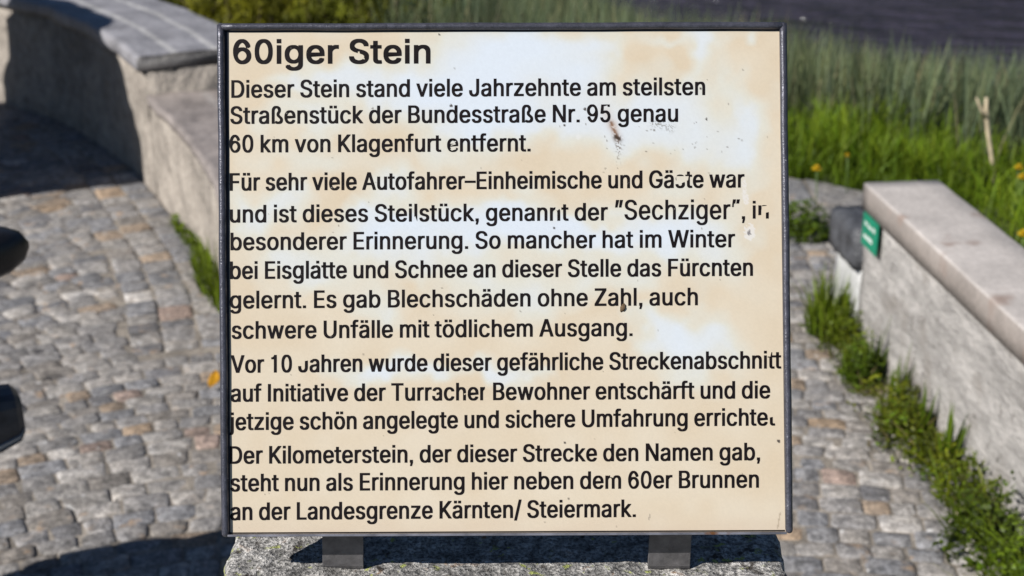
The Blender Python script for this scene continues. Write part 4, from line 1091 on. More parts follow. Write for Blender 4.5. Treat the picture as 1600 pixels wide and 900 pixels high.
CAPH = 27.6
letter_obj('heading', [('60iger Stein', 364.1, 99.9, 672.5, 99.3, 38.4, dict(stem=7.2, bar=6.0))],
           chips=[[(558.5, 81), (561, 79.5), (562.5, 84), (560, 85)], [(566, 92), (569, 90), (570, 93)]])
letter_obj('text_line', [('Dieser Stein stand viele Jahrzehnte am steilsten', 361.4, 152.9, 1101.6, 148.5, CAPH)])
letter_obj('text_line', [('Straßenstück der Bundesstraße Nr. 95 genau', 359.9, 193.7, 1059.3, 190.3, CAPH)], chips=[[(943,166),(949,164.5),(950,171),(945,172)], [(953,169),(958,168),(957,172),(954,173)]])
letter_obj('text_line', [('60 km von Klagenfurt entfernt.', 358.4, 238.4, 828.9, 236.6, CAPH)], chips=[[(704,226),(712,224),(712,225.6),(704,227.8)], [(703,233),(711,230.5),(713,233),(706,235.5)], [(707,221),(713,220),(712,222),(707,223)]])
letter_obj('text_line', [('Für sehr viele Autofahrer–Einheimische und Gäste war', 359.0, 298.1, 1163.0, 293.0, CAPH)], chips=[[(1056,275),(1076,275),(1075,281.5),(1064,286.8),(1057,287)], [(1139,276),(1146,275),(1144,279),(1139,279)]])
letter_obj('text_line', [('und ist dieses Steilstück, genannt der', 359.3, 347.9, 949.5, 344.4, CAPH), ('”Sechziger”,', 960.9, 343.4, 1164.0, 342.4, 31.0), ('in', 1176.0, 341.6, 1201.0, 341.4, CAPH)], chips=[[(645.5,342),(648.5,337),(653,349),(645.5,349)], [(1146.5,318),(1157,318),(1157,327),(1146,327)], [(1189.5,322),(1204,321),(1204,330.5),(1190,334)], [(1183,336.5),(1190.6,335.5),(1190.6,343),(1183,343)], [(868,323),(875.5,325),(871,329),(867,328)]])
letter_obj('text_line', [('besonderer Erinnerung. So mancher hat im Winter', 360.2, 391.1, 1148.4, 386.3, CAPH)])
letter_obj('text_line', [('bei Eisglätte und Schnee an dieser Stelle das Fürchten', 359.3, 436.1, 1176.3, 431.0, CAPH)], chips=[[(485,406),(494,406),(494,414.6),(485,414.6)], [(1112,402),(1122,402),(1122,410.2),(1112,410.2)]])
letter_obj('text_line', [('gelernt. Es gab Blechschäden ohne Zahl, auch', 359.0, 482.3, 1090.2, 476.9, CAPH)])
letter_obj('text_line', [('schwere Unfälle mit tödlichem Ausgang.', 362.0, 529.5, 988.2, 525.0, CAPH)])
letter_obj('text_line', [('Vor 10 Jahren wurde dieser gefährliche Streckenabschnitt', 360.5, 582.6, 1220.7, 575.7, CAPH)], chips=[[(471,552),(488,552),(488,562),(471,565)], [(1200,546),(1206.2,546),(1203.6,557),(1199,557)], [(640,553),(646,553),(644,557),(641,558)]])
letter_obj('text_line', [('auf Initiative der Turracher Bewohner entschärft und die', 360.5, 627.9, 1203.3, 622.5, CAPH)], chips=[[(674,612.5),(682,613.5),(682,619),(673,618)], [(757.5,604),(762,604),(762,614),(757,613)], [(899,616.5),(909,615.5),(909,621.5),(901,621)], [(724,615),(731,613.5),(731,615),(725,617)]])
letter_obj('text_line', [('jetzige schön angelegte und sichere Umfahrung errichtet', 357.9, 672.3, 1211.1, 664.8, CAPH)], chips=[[(1200,636),(1214,636),(1214,650),(1199,653)], [(509,644.5),(516,645.5),(516,649),(510,650.5)]])
letter_obj('text_line', [('Der Kilometerstein, der dieser Strecke den Namen gab,', 358.4, 724.8, 1187.4, 719.1, CAPH)])
letter_obj('text_line', [('steht nun als Erinnerung hier neben dem 60er Brunnen', 359.9, 768.0, 1185.6, 762.0, CAPH)], chips=[[(953,740),(960,741.5),(958,746.5),(953,745)]])
letter_obj('text_line', [('an der Landesgrenze Kärnten/ Steiermark.', 359.9, 812.9, 993.3, 807.8, CAPH)])

bm = bmesh.new()
bmesh.ops.create_icosphere(bm, subdivisions=3, radius=1.0)
for v in bm.verts:
    q_ = v.co * (1 + 0.45 * mnoise.noise(v.co * 1.7))
    v.co = S(973.5 + q_.x * 4.2 + q_.y * 1.2, 481 - q_.y * 6.0, 0.0004 + 0.0016 * q_.z)
bm_obj('dirt_spot', bm, MAT['dirt'], sign, True)



# ------------------------------------------------------------------ blades of grass, reeds, weeds
def blades(base, height, width, lean, azim, col_lo, col_hi, curve=0.5):
    """one mesh of tapered bent blades: arrays of equal length"""
    n = len(base)
    ca, sa = np.cos(azim), np.sin(azim)
    fa = azim + rng.uniform(-1.2, 1.2, n) + math.pi / 2
    cx, sx = np.cos(fa), np.sin(fa)
    V = np.zeros((n, 7, 3)); C = np.zeros((n, 7, 3))
    for k, (t, w) in enumerate(((0, .8), (0.38, 1.0), (0.72, .7))):
        off = lean * height * t ** 1.7
        ctr = base + np.stack([ca * off, sa * off, height * t * (1 - 0.25 * np.abs(lean) * t)], -1)
        wv = np.stack([cx * width * w / 2, sx * width * w / 2, np.zeros(n)], -1)
        V[:, 2 * k] = ctr - wv; V[:, 2 * k + 1] = ctr + wv
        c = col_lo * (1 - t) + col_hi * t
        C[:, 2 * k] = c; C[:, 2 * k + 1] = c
    off = lean * height
    V[:, 6] = base + np.stack([ca * off, sa * off, height * (1 - 0.25 * np.abs(lean))], -1)
    C[:, 6] = col_hi
    i = np.arange(n) * 7
    q = np.concatenate([np.stack([i, i + 1, i + 3, i + 2], -1), np.stack([i + 2, i + 3, i + 5, i + 4], -1)])
    t = np.stack([i + 4, i + 5, i + 6], -1)
    return V.reshape(-1, 3), q, t, C.reshape(-1, 3)


def merge(parts):
    Vs, Qs, Ts, Cs = [], [], [], []
    n = 0
    for V, q, t, C in parts:
        Vs.append(V); Qs.append(q + n); Ts.append(t + n); Cs.append(C); n += len(V)
    return np.concatenate(Vs), np.concatenate(Qs), np.concatenate(Ts), np.concatenate(Cs)


def blade_obj(name, parts, mat, parent=None):
    V, q, t, C = merge(parts)
    return link(name, np_mesh(name, V, [q, t], C), mat, parent)


def scatter(n, x0, x1, y0, y1, keep):
    P = np.stack([rng.uniform(x0, x1, n), rng.uniform(y0, y1, n)], -1)
    return P[keep(P[:, 0], P[:, 1])]


def meadow_keep(x, y):
    ok = (y > EDGE_Y(x) + 0.03) | ((x > rwall_x(np.minimum(y, 3.79)) + 0.25) & (y < 5.4) & (y > 1.2) & (x > np.where(y > 3.85, 1.68, 1.22)))
    ok &= ~((x < -0.62) & (y < 7.2))
    ok &= y < shore_y(x) - 0.15
    xx = np.clip(x - 1.3, 0, 2)
    ok &= y < 6.1 - 0.8 * xx - 0.5 * xx ** 2 + rng.normal(0, 0.12, x.shape)
    return ok


# short bright meadow grass
P = scatter(170000, -2.5, 5.0, 1.2, 10.5, meadow_keep)
den = np.clip(1.25 - (P[:, 1] - 5.4) / 1.5, 0.15, 1)
P = P[rng.random(len(P)) < den]
n = len(P)
cl = vnoise(P[:, 0], P[:, 1], 0.35, 51); cl2 = vnoise(P[:, 0], P[:, 1], 0.12, 52)
h = (0.10 + 0.14 * cl + 0.08 * rng.random(n)) * np.where(P[:, 0] < 1.2, 0.85, 1.0)
base = np.c_[P, np.where(P[:, 1] < 6.0, np.maximum(terrain_z(P[:, 0], P[:, 1]), -0.005), terrain_z(P[:, 0], P[:, 1])) - 0.01]
g = (0.55 + 0.9 * cl2 * rng.uniform(.6, 1.3, n))[:, None]
hue = rng.random(n)[:, None]
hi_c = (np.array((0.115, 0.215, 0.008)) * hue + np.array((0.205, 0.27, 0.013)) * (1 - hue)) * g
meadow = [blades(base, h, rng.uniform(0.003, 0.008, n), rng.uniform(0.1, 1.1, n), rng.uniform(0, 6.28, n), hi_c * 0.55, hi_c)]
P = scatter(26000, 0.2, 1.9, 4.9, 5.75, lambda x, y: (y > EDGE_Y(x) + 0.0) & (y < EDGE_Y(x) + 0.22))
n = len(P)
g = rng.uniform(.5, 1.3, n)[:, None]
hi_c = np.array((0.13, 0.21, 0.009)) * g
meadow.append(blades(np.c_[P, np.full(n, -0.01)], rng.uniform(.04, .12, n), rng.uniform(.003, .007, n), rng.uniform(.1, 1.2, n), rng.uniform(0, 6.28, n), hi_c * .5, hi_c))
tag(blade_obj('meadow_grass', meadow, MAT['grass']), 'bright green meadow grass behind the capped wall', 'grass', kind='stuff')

# tall bluish sedge towards the lake
P = scatter(210000, -4.5, 7.5, 4.6, 24, lambda x, y: (y < shore_y(x) + 0.12) & (y > np.maximum(4.7, 5.7 - 0.8 * np.clip(x - 1.3, 0, 2) - 0.5 * np.clip(x - 1.3, 0, 2) ** 2)) & (y < 8 + 14 * (x < 1.2)) & ~((x < -0.62) & (y < 8.6)))
d_sh = shore_y(P[:, 0]) - P[:, 1]
y_in = P[:, 1] - (5.7 - 0.8 * np.clip(P[:, 0] - 1.3, 0, 2) - 0.5 * np.clip(P[:, 0] - 1.3, 0, 2) ** 2)
P = P[rng.random(len(P)) < np.clip(0.15 + y_in / 1.2, 0, 1)]
n = len(P)
cl = vnoise(P[:, 0], P[:, 1], 0.7, 61); cl2 = vnoise(P[:, 0], P[:, 1], 0.25, 62)
h = (0.17 + 0.16 * cl + 0.12 * rng.random(n)) * np.clip(1.45 - 0.42 * (P[:, 0] - 1.3), 0.62, 1.4)
base = np.c_[P, np.maximum(terrain_z(P[:, 0], P[:, 1]), WATER_Z - 0.05) - 0.01]
g = (0.6 + 0.75 * cl2 * rng.uniform(.6, 1.4, n))[:, None]
hue = (cl + rng.normal(0, .25, n)).clip(0, 1)[:, None]
hi_c = (np.array((0.135, 0.185, 0.105)) * hue + np.array((0.21, 0.235, 0.10)) * (1 - hue)) * g
straw = rng.random(n) < 0.10
hi_c[straw] = np.array((0.30, 0.27, 0.15)) * g[straw]
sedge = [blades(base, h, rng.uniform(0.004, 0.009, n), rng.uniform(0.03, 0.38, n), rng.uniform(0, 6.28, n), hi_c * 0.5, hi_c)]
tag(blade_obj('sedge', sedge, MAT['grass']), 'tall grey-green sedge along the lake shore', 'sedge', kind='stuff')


def tuft(n, rx, ry, h0, h1, lo, hi, w=(0.004, 0.008), lean=(0.1, 0.8), z=-0.012):
    r = np.sqrt(rng.random(n)); a = rng.uniform(0, 6.28, n)
    base = np.stack([r * np.cos(a) * rx, r * np.sin(a) * ry, np.full(n, z)], -1)
    h = rng.uniform(h0, h1, n) * (1.1 - 0.5 * r)
    g = rng.uniform(.55, 1.35, n)[:, None]
    return blades(base, h, rng.uniform(*w, n), rng.uniform(*lean, n), a + rng.normal(0, .7, n), np.array(lo) * g, np.array(hi) * g)


def leafy(n, rx, ry, h, lo, hi, size=(0.012, 0.028), z=0.0):
    """broad little leaves at all heights of a low clump"""
    r = np.sqrt(rng.random(n)); a = rng.uniform(0, 6.28, n)
    hh = h * rng.random(n) ** 0.8 * (1.05 - 0.75 * r ** 2)
    base = np.stack([r * np.cos(a) * rx, r * np.sin(a) * ry, z + hh], -1)
    s = rng.uniform(*size, n)
    g = rng.uniform(.5, 1.4, n)[:, None]
    return blades(base, s * rng.uniform(0.2, 1.0, n), s * rng.uniform(.55, .85, n), rng.uniform(0.8, 2.2, n), rng.uniform(0, 6.28, n), np.array(lo) * g, np.array(hi) * g)


WEED_LO, WEED_HI = (0.045, 0.078, 0.005), (0.092, 0.145, 0.007)
FRESH_LO, FRESH_HI = (0.07, 0.11, 0.006), (0.14, 0.195, 0.009)

# the continuous strip of weeds along the foot of the capped wall
parts = []
s = 0.02
r3 = np.random.default_rng(31)
while s < 1.85:
    big = r3.uniform(0.3, 1.5) * (0.55 + 0.9 * float(vnoise(s, 0.0, 0.16, 77))) * (0.9 + 0.3 * min(s, 1.2))
    p = RA + RD * s + np.array((-0.02 - 0.10 * r3.random() ** 1.2 * (0.6 + 0.5 * s), 0))
    w = r3.uniform(0.03, 0.07)
    tone = r3.uniform(0.6, 1.35) * np.array((r3.uniform(.85, 1.35), 1.0, 1.0))
    kind = r3.random()
    mix = []
    if kind < .55: mix.append(leafy(int(110 * big), w * 1.2, w, 0.085 * big, np.array(WEED_LO) * tone, np.array(WEED_HI) * tone, (0.007, 0.022)))
    if kind > .35: mix.append(leafy(int(90 * big), w * .9, w, 0.11 * big, np.array(FRESH_LO) * tone, np.array(FRESH_HI) * tone, (0.006, 0.016)))
    mix.append(tuft(int(11 * big), w, w, .05, max(.06, .16 * big), np.array(WEED_LO) * tone, np.array(FRESH_HI) * tone, (.003, .007), (.1, 1.0)))
    if r3.random() < .25: mix.append(tuft(6, w, w, .06, .15, (0.16, 0.13, 0.05), (0.28, 0.23, 0.10), (.003, .005), (.1, .9)))
    for V, q, t, C in mix: parts.append((V + np.array((p[0], p[1], 0)), q, t, C))
    s += r3.uniform(0.010, 0.042)
tag(blade_obj('wall_weeds', parts, MAT['weed']), 'low leafy weeds along the foot of the capped wall', 'weeds', kind='stuff')


def plant(name, label, cat, x, y, parts_list, group=None, z=0.0, mat='weed'):
    o = blade_obj(name, parts_list, MAT[mat])
    o.location = (x, y, z)
    tag(o, label, cat, group)
    return o


plant('grass_tuft', 'tall bright grass tuft at the foot of the white wall end', 'grass tuft', 0.935, 3.86,
      [tuft(220, 0.06, 0.09, 0.10, 0.26, WEED_LO, FRESH_HI, lean=(.05, .45)), leafy(160, .075, .08, .07, WEED_LO, WEED_HI)])
plant('weed_clump', 'round clump of dark weeds in front of the flat slabs, right of the panel', 'weed', 1.015, 4.70,
      [leafy(420, 0.115, 0.10, 0.13, WEED_LO, WEED_HI), tuft(110, .10, .08, .06, .16, WEED_LO, FRESH_HI)])
plant('grass_tuft', 'wide grass tuft at the left wall foot half hidden by the panel frame', 'grass tuft', -0.945, 4.22,
      [tuft(300, .055, .26, .06, .19, FRESH_LO, FRESH_HI, lean=(.05, .55)), leafy(160, .05, .28, .05, WEED_LO, FRESH_HI)]).rotation_euler.z = 0.36
plant('grass_tuft', 'small sparse grass tuft higher up along the curved left wall', 'grass tuft', -1.125, 4.66,
      [tuft(150, .028, .20, .03, .10, WEED_LO, FRESH_HI, lean=(.1, .7)), leafy(120, .028, .26, .03, WEED_LO, FRESH_HI)]).rotation_euler.z = 0.43
for (s, hgt, lab) in ((0.27, 0.17, 'thin upright grass spike nearest the green plate on the weedy wall foot'), (0.44, 0.19, 'tallest dark grass spike against the middle of the capped wall'), (0.62, 0.15, 'grass spike beside the capped wall, third from the green plate'), (0.78, 0.2, 'grass spike with several stems against the capped wall near the right edge')):
    p = RA + RD * s
    plant('grass_spike', lab, 'grass spike', p[0] - 0.035, p[1], [tuft(16, .014, .014, hgt * .8, hgt * 1.35, WEED_LO, WEED_HI, (.006, .011), (.0, .22))], 'grass spikes along the capped wall')


# ------------------------------------------------------------------ dandelions, stalk, leaf
def at_px(px, py, z):
    u = (px - 800) / FPX; v = (450 - py) / FPX
    d = Vector((u, cp + v * sp_, -sp_ + v * cp))
    t = (z - CAM_H) / d.z
    return Vector((u * t, d.y * t, z))


def flower(label, px, py, zg, hgt, r):
    top = at_px(px, py, zg + hgt)
    root = empty('dandelion', (top.x, top.y, zg))
    tag(root, label, 'flower', 'dandelions in the meadow')
    bm = bmesh.new()
    add_tube(bm, [(0.01, 0, -0.02), (0.006, 0.004, hgt * .5), (0, 0, hgt - 0.004)], [0.0026, 0.0022, 0.002], 6)
    bm_obj('stem', bm, MAT['stem'], root, True)
    bm = bmesh.new()
    for ring, (rr, up, m) in enumerate(((1.0, 0.05, 22), (0.72, 0.30, 18), (0.4, 0.5, 10))):
        for k in range(m):
            a = 2 * math.pi * (k + 0.4 * ring) / m
            ca, sa = math.cos(a), math.sin(a)
            w = 0.16 * r
            z0 = hgt + 0.002 * ring
            v = [(0.1 * r * ca - w * .4 * sa, 0.1 * r * sa + w * .4 * ca, z0), (0.1 * r * ca + w * .4 * sa, 0.1 * r * sa - w * .4 * ca, z0),
                 (rr * r * ca + w * sa, rr * r * sa - w * ca, z0 + up * r), (rr * r * ca - w * sa, rr * r * sa + w * ca, z0 + up * r)]
            bm.faces.new([bm.verts.new(q) for q in v])
    bm_obj('flower_head', bm, MAT['petal'], root)
    return root


flower('yellow dandelion in the meadow just right of the panel frame', 1276, 264, 0.11, 0.13, 0.018)
flower('small faint yellow dandelion in the grass above the dandelion by the frame', 1324, 243, 0.10, 0.12, 0.009)
flower('upper of two yellow dandelions close together right of the dry stalk', 1592, 262, 0.10, 0.15, 0.016)
flower('lower of two yellow dandelions close together right of the dry stalk', 1597, 277, 0.10, 0.14, 0.016)
flower('yellow dandelion at the back edge of the capped wall, far right', 1599, 366, 0.10, 0.16, 0.018)

sb = at_px(1555, 273, 0.10)
st_ = empty('dry_stalk', (sb.x, sb.y, 0.08))
tag(st_, 'pale dry forked stalk leaning in the meadow above the capped wall', 'stalk')
dpt = sb.y * cp + (CAM_H - 0.1) * sp_
kk = dpt / FPX
bm = bmesh.new()
pts = [(0.02, 0, -0.06), (0, 0, 0), (-10 * kk, 0, 40 * kk), (-19 * kk, 0.01, 78 * kk), (-27 * kk, 0.0, 112 * kk), (-30 * kk, -0.005, 132 * kk)]
add_tube(bm, pts, [0.007, 0.0075, 0.008, 0.0085, 0.0085, 0.005], 10)
bm_obj('stem', bm, MAT['dry'], st_, True)
bm = bmesh.new()
add_tube(bm, [(-25 * kk, 0.0, 100 * kk), (-34 * kk, -0.006, 112 * kk), (-42 * kk, -0.01, 125 * kk), (-46 * kk, -0.012, 133 * kk)], [0.007, 0.0065, 0.005, 0.002], 8)
bm_obj('side_branch', bm, MAT['dry'], st_, True)

lp = at_px(337, 600, 0.012)
bm = bmesh.new()
grid = []
for i in range(7):
    t = i / 6
    w = 0.016 * math.sin(math.pi * (0.08 + 0.9 * t)) ** 0.8
    c = Vector((-0.006 + 0.004 * math.sin(t * 3), -0.035 + 0.07 * t, 0.006 + 0.014 * t * t))
    grid.append([bm.verts.new(c + Vector((s_ * w, 0, abs(s_) * 0.006))) for s_ in (-1, -.5, 0, .5, 1)])
for a, b in zip(grid, grid[1:]):
    for k in range(4): bm.faces.new((a[k], a[k + 1], b[k + 1], b[k]))
o = bm_obj('fallen_leaf', bm, MAT['leaf_yellow'], None, True)
o.location = lp
sm_ = o.modifiers.new('thick', 'SOLIDIFY'); sm_.thickness = 0.0012
tag(o, 'curled yellow leaf on the cobbles against the left side of the frame', 'leaf')


# ------------------------------------------------------------------ dwarf pines behind the left wall
def pine(x, y, rx, ry, hgt, seed, label, tint):
    r2 = np.random.default_rng(seed)
    zb = float(terrain_z(x, y)) - 0.03
    root = empty('dwarf_pine', (x, y, zb))
    tag(root, label, 'shrub', 'dwarf pines behind the curved wall')
    # shoots: clumps along many upswept branches
    nb = 46
    ba = r2.uniform(0, 6.28, nb); bl = r2.uniform(0.45, 1.0, nb); bh = r2.uniform(0.25, 1.0, nb)
    bm = bmesh.new()
    ctrs, cols = [], []
    for k in range(nb):
        e = Vector((math.cos(ba[k]) * rx * bl[k], math.sin(ba[k]) * ry * bl[k], hgt * bh[k] * (1.05 - 0.5 * bl[k] ** 2)))
        m_ = Vector((e.x * .55, e.y * .55, e.z * .35))
        pts = [Vector((0, 0, 0)) + Vector((e.x, e.y, 0)) * .05, m_, e]
        add_tube(bm, pts, [0.022, 0.014, 0.005], 5)
        for j in range(13):
            t = 0.3 + 0.7 * r2.random()
            p = (pts[0].lerp(m_, t * 2) if t < .5 else m_.lerp(e, t * 2 - 1)) + Vector(r2.normal(0, 0.085, 3))
            ctrs.append(p)
            cols.append(tint * (0.45 + 0.9 * r2.random()) if r2.random() > .12 else np.array((0.15, 0.15, 0.02)))
    bm_obj('branches', bm, MAT['bark'], root)
    parts = []
    nn = 46
    ctrs = np.array([tuple(c) for c in ctrs]); cols = np.array(cols)
    ctrs[:, 2] = np.maximum(ctrs[:, 2], 0.02)
    N = len(ctrs) * nn
    b = np.repeat(ctrs, nn, 0) + r2.normal(0, 0.026, (N, 3))
    c = np.repeat(cols, nn, 0) * r2.uniform(.7, 1.3, (N, 1))
    parts.append(blades(b, r2.uniform(.018, .045, N), r2.uniform(.006, .011, N), r2.uniform(.1, 1.5, N), r2.uniform(0, 6.28, N), c * .7, c))
    blade_obj('foliage', parts, MAT['needle'], root)


G1, G2, G3 = np.array((0.15, 0.165, 0.012)), np.array((0.085, 0.115, 0.016)), np.array((0.21, 0.205, 0.012))
pine(-2.75, 8.2, .55, .45, .60, 71, 'dark green dwarf pine farthest left above the wall coping', G2)
pine(-1.98, 7.75, .52, .42, .66, 72, 'olive dwarf pine above the middle of the stepped coping', G1)
pine(-1.38, 7.45, .40, .4, .66, 73, 'yellow-green dwarf pine just above the top left corner of the panel', G3)
pine(-0.84, 7.35, .36, .38, .62, 74, 'rightmost dwarf pine, behind the upper edge of the panel', G1)


# ------------------------------------------------------------------ unseen stone added left of the path to cast shade on the wall
def shade_boulder():
    bm = bmesh.new()
    bmesh.ops.create_icosphere(bm, subdivisions=5, radius=1.0)
    for v in bm.verts:
        p = v.co.copy()
        q_ = Vector([math.copysign(abs(k) ** 0.72, k) for k in p])
        q_ = q_ * (1 + 0.10 * mnoise.noise(p * 1.4 + Vector((4, 0, 0))) + 0.05 * mnoise.noise(p * 4) + 0.02 * mnoise.noise(p * 13))
        q_.x *= (0.60 + 0.52 * min(1, max(0, (q_.z + 0.8) / 1.3))) if q_.x > 0 else 1.25
        v.co = Vector((q_.x * 0.66, q_.y * 0.46, q_.z * 0.86 + 0.70))
    return bm


o = bm_obj('shade_boulder', shade_boulder(), MAT['granite'], smooth=True)
o.location = (-3.01, 5.14, 0)
o.rotation_euler = (0, 0, math.radians(34 - 90))
tag(o, 'unseen upright granite stone added left of the cobbled path to shade the curved wall', 'shade_boulder')


# ------------------------------------------------------------------ motorcycle parked at the left
def motorcycle(tail, heading):
    """local x runs from the tail (0) to the front wheel; z up"""
    root = empty('motorcycle', mat=Matrix.Translation(tail) @ Matrix.Rotation(heading, 4, 'Z'))
    tag(root, 'black motorcycle at the left edge, its pointed seat tail and dark silencer showing', 'motorcycle')
    zt = -tail.z                                             # none: tail is given on the ground
    RXm = Matrix.Rotation(math.pi / 2, 4, 'X')

    def wheel(x, r, w):
        M = Matrix.Translation((x, 0, r)) @ RXm
        bm = bmesh.new()
        add_lathe(bm, [(r - .085, -w * .42), (r - .03, -w * .5), (r - .006, -w * .3), (r, 0), (r - .006, w * .3), (r - .03, w * .5), (r - .085, w * .42)], M, 48, True)
        t = bm_obj('tyre', bm, MAT['rubber'], root, True)
        bm = bmesh.new()
        add_lathe(bm, [(r - .10, -w * .36), (r - .082, -w * .38), (r - .082, w * .38), (r - .10, w * .36)], M, 40, True)
        for k in range(10):
            a = 2 * math.pi * k / 10
            add_tube(bm, [M @ Vector((.03 * math.cos(a), .03 * math.sin(a), 0)), M @ Vector(((r - .09) * math.cos(a + .25), (r - .09) * math.sin(a + .25), 0))], .008, 6)
        add_lathe(bm, [(.045, -.06), (.045, .06)], M, 16)
        add_lathe(bm, [(.06, .045), (.13, .045), (.13, .05), (.06, .05)], M, 28, True)
        bm_obj('rim', bm, MAT['steel'], root)

    wheel(0.52, 0.315, 0.17)
    wheel(1.93, 0.315, 0.13)
    # seat with a pointed tail
    bm = bmesh.new()
    prof = [(0.0, .83, .004, .006), (0.012, .83, .022, .026), (.04, .828, .043, .040), (.09, .826, .066, .048), (.17, .824, .09, .052), (.30, .815, .115, .055), (.45, .80, .13, .05), (.60, .785, .135, .045), (.75, .80, .12, .05), (.86, .83, .09, .05), (.92, .85, .05, .04)]
    rings = []
    for (x, z, hw, hh) in prof:
        z -= 0.01
        rings.append([bm.verts.new((x, hw * math.copysign(abs(math.cos(a)) ** .75, math.cos(a)), z + hh * math.copysign(abs(math.sin(a)) ** .8, math.sin(a)))) for a in [2 * math.pi * k / 24 for k in range(24)]])
    for r0, r1 in zip(rings, rings[1:]):
        for k in range(24): bm.faces.new((r0[k], r0[(k + 1) % 24], r1[(k + 1) % 24], r1[k]))
    bm.faces.new(rings[0][::-1]); bm.faces.new(rings[-1])
    bm_obj('seat', bm, MAT['black_plastic'], root, True)
    bm = bmesh.new()
    add_lathe(bm, [(.0, 0), (.12, .02), (.165, .12), (.17, .28), (.14, .42), (.07, .50), (0.0, .52)], Matrix.Translation((.86, 0, .86)) @ Matrix.Rotation(math.radians(84), 4, 'Y') @ Matrix.Diagonal((.95, 1, 1, 1)), 32)
    bm_obj('fuel_tank', bm, MAT['bike_paint'], root, True)
    bm = bmesh.new()
    add_box(bm, Vector((1.12, 0, .42)), (.42, .28, .26), None, .04, 3)
    for k in range(7): add_box(bm, Vector((1.20, 0, .56 + .026 * k)), (.24, .26, .010), Euler((0, math.radians(-12), 0)), .003, 1)
    add_lathe(bm, [(.10, -.17), (.11, -.15), (.11, .15), (.10, .17)], Matrix.Translation((1.05, 0, .40)) @ RXm, 28)
    bm_obj('engine', bm, MAT['steel'], root)
    bm = bmesh.new()
    for s_ in (-1, 1):
        add_tube(bm, [(1.52, .06 * s_, .92), (1.12, .13 * s_, .74), (.78, .12 * s_, .60), (.52, .10 * s_, .33)], .02, 10)
        add_tube(bm, [(.80, .10 * s_, .62), (.45, .09 * s_, .69), (.10, .05 * s_, .725)], .014, 8)
        add_tube(bm, [(1.48, .10 * s_, .98), (1.70, .10 * s_, .66), (1.93, .10 * s_, .315)], [.024, .022, .022], 12)
    bm_obj('frame', bm, MAT['steel'], root, True)
    n = 18
    for a0, x, r, w in ((35, .52, .35, .10), (20, 1.93, .345, .085)):
        bm = bmesh.new()
        prev = None
        for k in range(n):
            a = math.radians(a0 + (150 - a0) * k / (n - 1))
            c = [bm.verts.new((x + (r + dz) * math.cos(a) * -1, y, .315 + (r + dz) * math.sin(a))) for y, dz in ((-w, -.02), (-w * .5, .0), (w * .5, .0), (w, -.02))]
            if prev:
                for j in range(3): bm.faces.new((prev[j], prev[j + 1], c[j + 1], c[j]))
            prev = c
        o_ = bm_obj('mudguard', bm, MAT['bike_paint'], root, True)
        m_ = o_.modifiers.new('thick', 'SOLIDIFY'); m_.thickness = .004
    # handlebar, mirrors
    bm = bmesh.new()
    add_tube(bm, [(1.36, -.34, .98), (1.40, -.24, 1.0), (1.47, -.1, 1.0), (1.47, .1, 1.0), (1.40, .24, 1.0), (1.36, .34, .98)], .013, 10)
    hb = bm_obj('handlebar', bm, MAT['steel'], root, True)
    for s_ in (-1, 1):
        bm = bmesh.new(); add_tube(bm, [(1.36, .34 * s_, .98), (1.39, .25 * s_, .998)], .019, 12)
        bm_obj('grip', bm, MAT['rubber'], hb, True)
        bm = bmesh.new()
        add_tube(bm, [(1.41, .21 * s_, 1.0), (1.45, .25 * s_, 1.02), (1.43, .28 * s_, 1.02)], .006, 8)
        add_lathe(bm, [(.0, 0), (.055, .004), (.06, .015), (.035, .032), (.0, .036)], Matrix.Translation((1.42, .31 * s_, 1.02)) @ Matrix.Rotation(math.radians(90), 4, 'Y'), 24)
        bm_obj('mirror', bm, MAT['black_plastic'], hb, True)
    bm = bmesh.new()
    add_lathe(bm, [(.0, -.12), (.06, -.10), (.088, -.03), (.092, .03), (.086, .04)], Matrix.Translation((1.70, 0, .90)) @ Matrix.Rotation(math.pi / 2, 4, 'Y'), 28)
    hl = bm_obj('headlight', bm, MAT['bike_paint'], root, True)
    bm = bmesh.new()
    add_lathe(bm, [(.084, .0), (.075, .008), (.04, .014), (.0, .016)], Matrix.Translation((1.741, 0, .90)) @ Matrix.Rotation(math.pi / 2, 4, 'Y'), 28)
    bm_obj('lens', bm, MAT['glass'], hl, True)
    return root


TAIL = at_px(45, 382, 0.82)
HEAD = math.atan2(-0.47, -0.88)
bike = motorcycle(Vector((TAIL.x, TAIL.y, 0)), HEAD)
binv = bike.matrix_world.inverted()
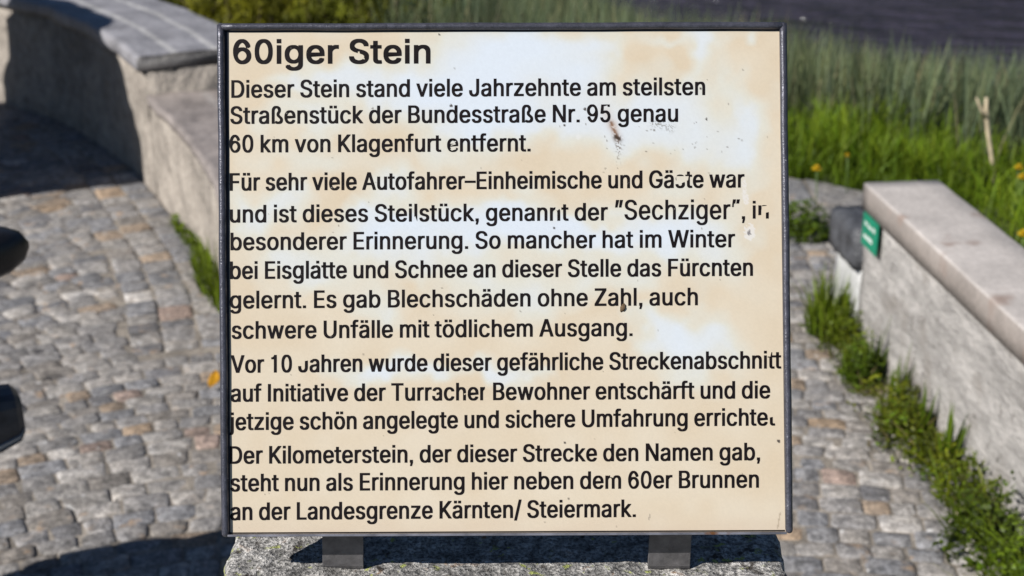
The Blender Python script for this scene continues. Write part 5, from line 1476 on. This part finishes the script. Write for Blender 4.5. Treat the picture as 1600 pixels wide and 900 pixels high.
# silencer: its blunt end is what shows at the left edge
e = at_px(32, 640, 0.49)
el = binv @ e
print('silencer end local', el, 'tail', TAIL)
bm = bmesh.new()
n = 16
sec_u = []
rings = []
PROF = [(0.0, .034, .036), (0.012, .046, .050), (.05, .05, .058), (.20, .052, .058), (.42, .046, .052), (.58, .03, .034)]
ex, ey, ez = el.x, el.y, 0.49
def sil_ring(bmx, x, hw, hh, za, zb):
    out = []
    for k in range(n):
        a = 2 * math.pi * k / n
        zz = hh * math.copysign(abs(math.sin(a)) ** .6, math.sin(a))
        yy = hw * math.copysign(abs(math.cos(a)) ** .6, math.cos(a))
        zz = min(max(zz, za * hh), zb * hh)
        out.append(bmx.verts.new((ex + x, ey + 0.05 * min(1, x / .4) + yy, ez - 0.13 * x * .6 + zz)))
    return out
for nm, za, zb, mt, grow in (('silencer', -0.55, 1.0, 'case', 0.0), ('silencer_band', -0.80, -0.56, 'case_band', 0.002), ('silencer_base', -1.0, -0.81, 'black_plastic', 0.0)):
    bm = bmesh.new()
    rs = [sil_ring(bm, x, hw + grow, hh + grow, za, zb) for (x, hw, hh) in PROF]
    for r0, r1 in zip(rs, rs[1:]):
        for k in range(n): bm.faces.new((r0[k], r0[(k + 1) % n], r1[(k + 1) % n], r1[k]))
    bm.faces.new(rs[0][::-1]); bm.faces.new(rs[-1])
    so = bm_obj(nm, bm, MAT[mt], bike if nm == 'silencer' else sil_o)
    if nm == 'silencer': sil_o = so
bm = bmesh.new()
add_tube(bm, [(ex + .57, ey + .05, .425), (ex + .75, ey + .03, .36), (1.0, .13, .26), (1.28, .12, .24), (1.34, .08, .40)], .021, 10)
bm_obj('exhaust_pipe', bm, MAT['steel'], bike, True)
bm = bmesh.new()
add_tube(bm, [(ex + .25, ey + .05, .50), (ex + .24, .07, .68)], .008, 8)
bm_obj('silencer_hanger', bm, MAT['steel'], bike, True)
bm = bmesh.new()
add_lathe(bm, [(.0, 0), (.03, .003), (.034, .02), (.028, .03)], Matrix.Translation((.16, 0, .71)) @ Matrix.Rotation(-math.pi / 2, 4, 'Y'), 20)
bm_obj('tail_lamp', bm, MAT['red_lens'], bike, True)
bm = bmesh.new()
add_tube(bm, [(1.05, .15, .28), (.98, .30, .05), (.975, .31, -0.005)], .012, 8)
bm_obj('side_stand', bm, MAT['steel'], bike, True)
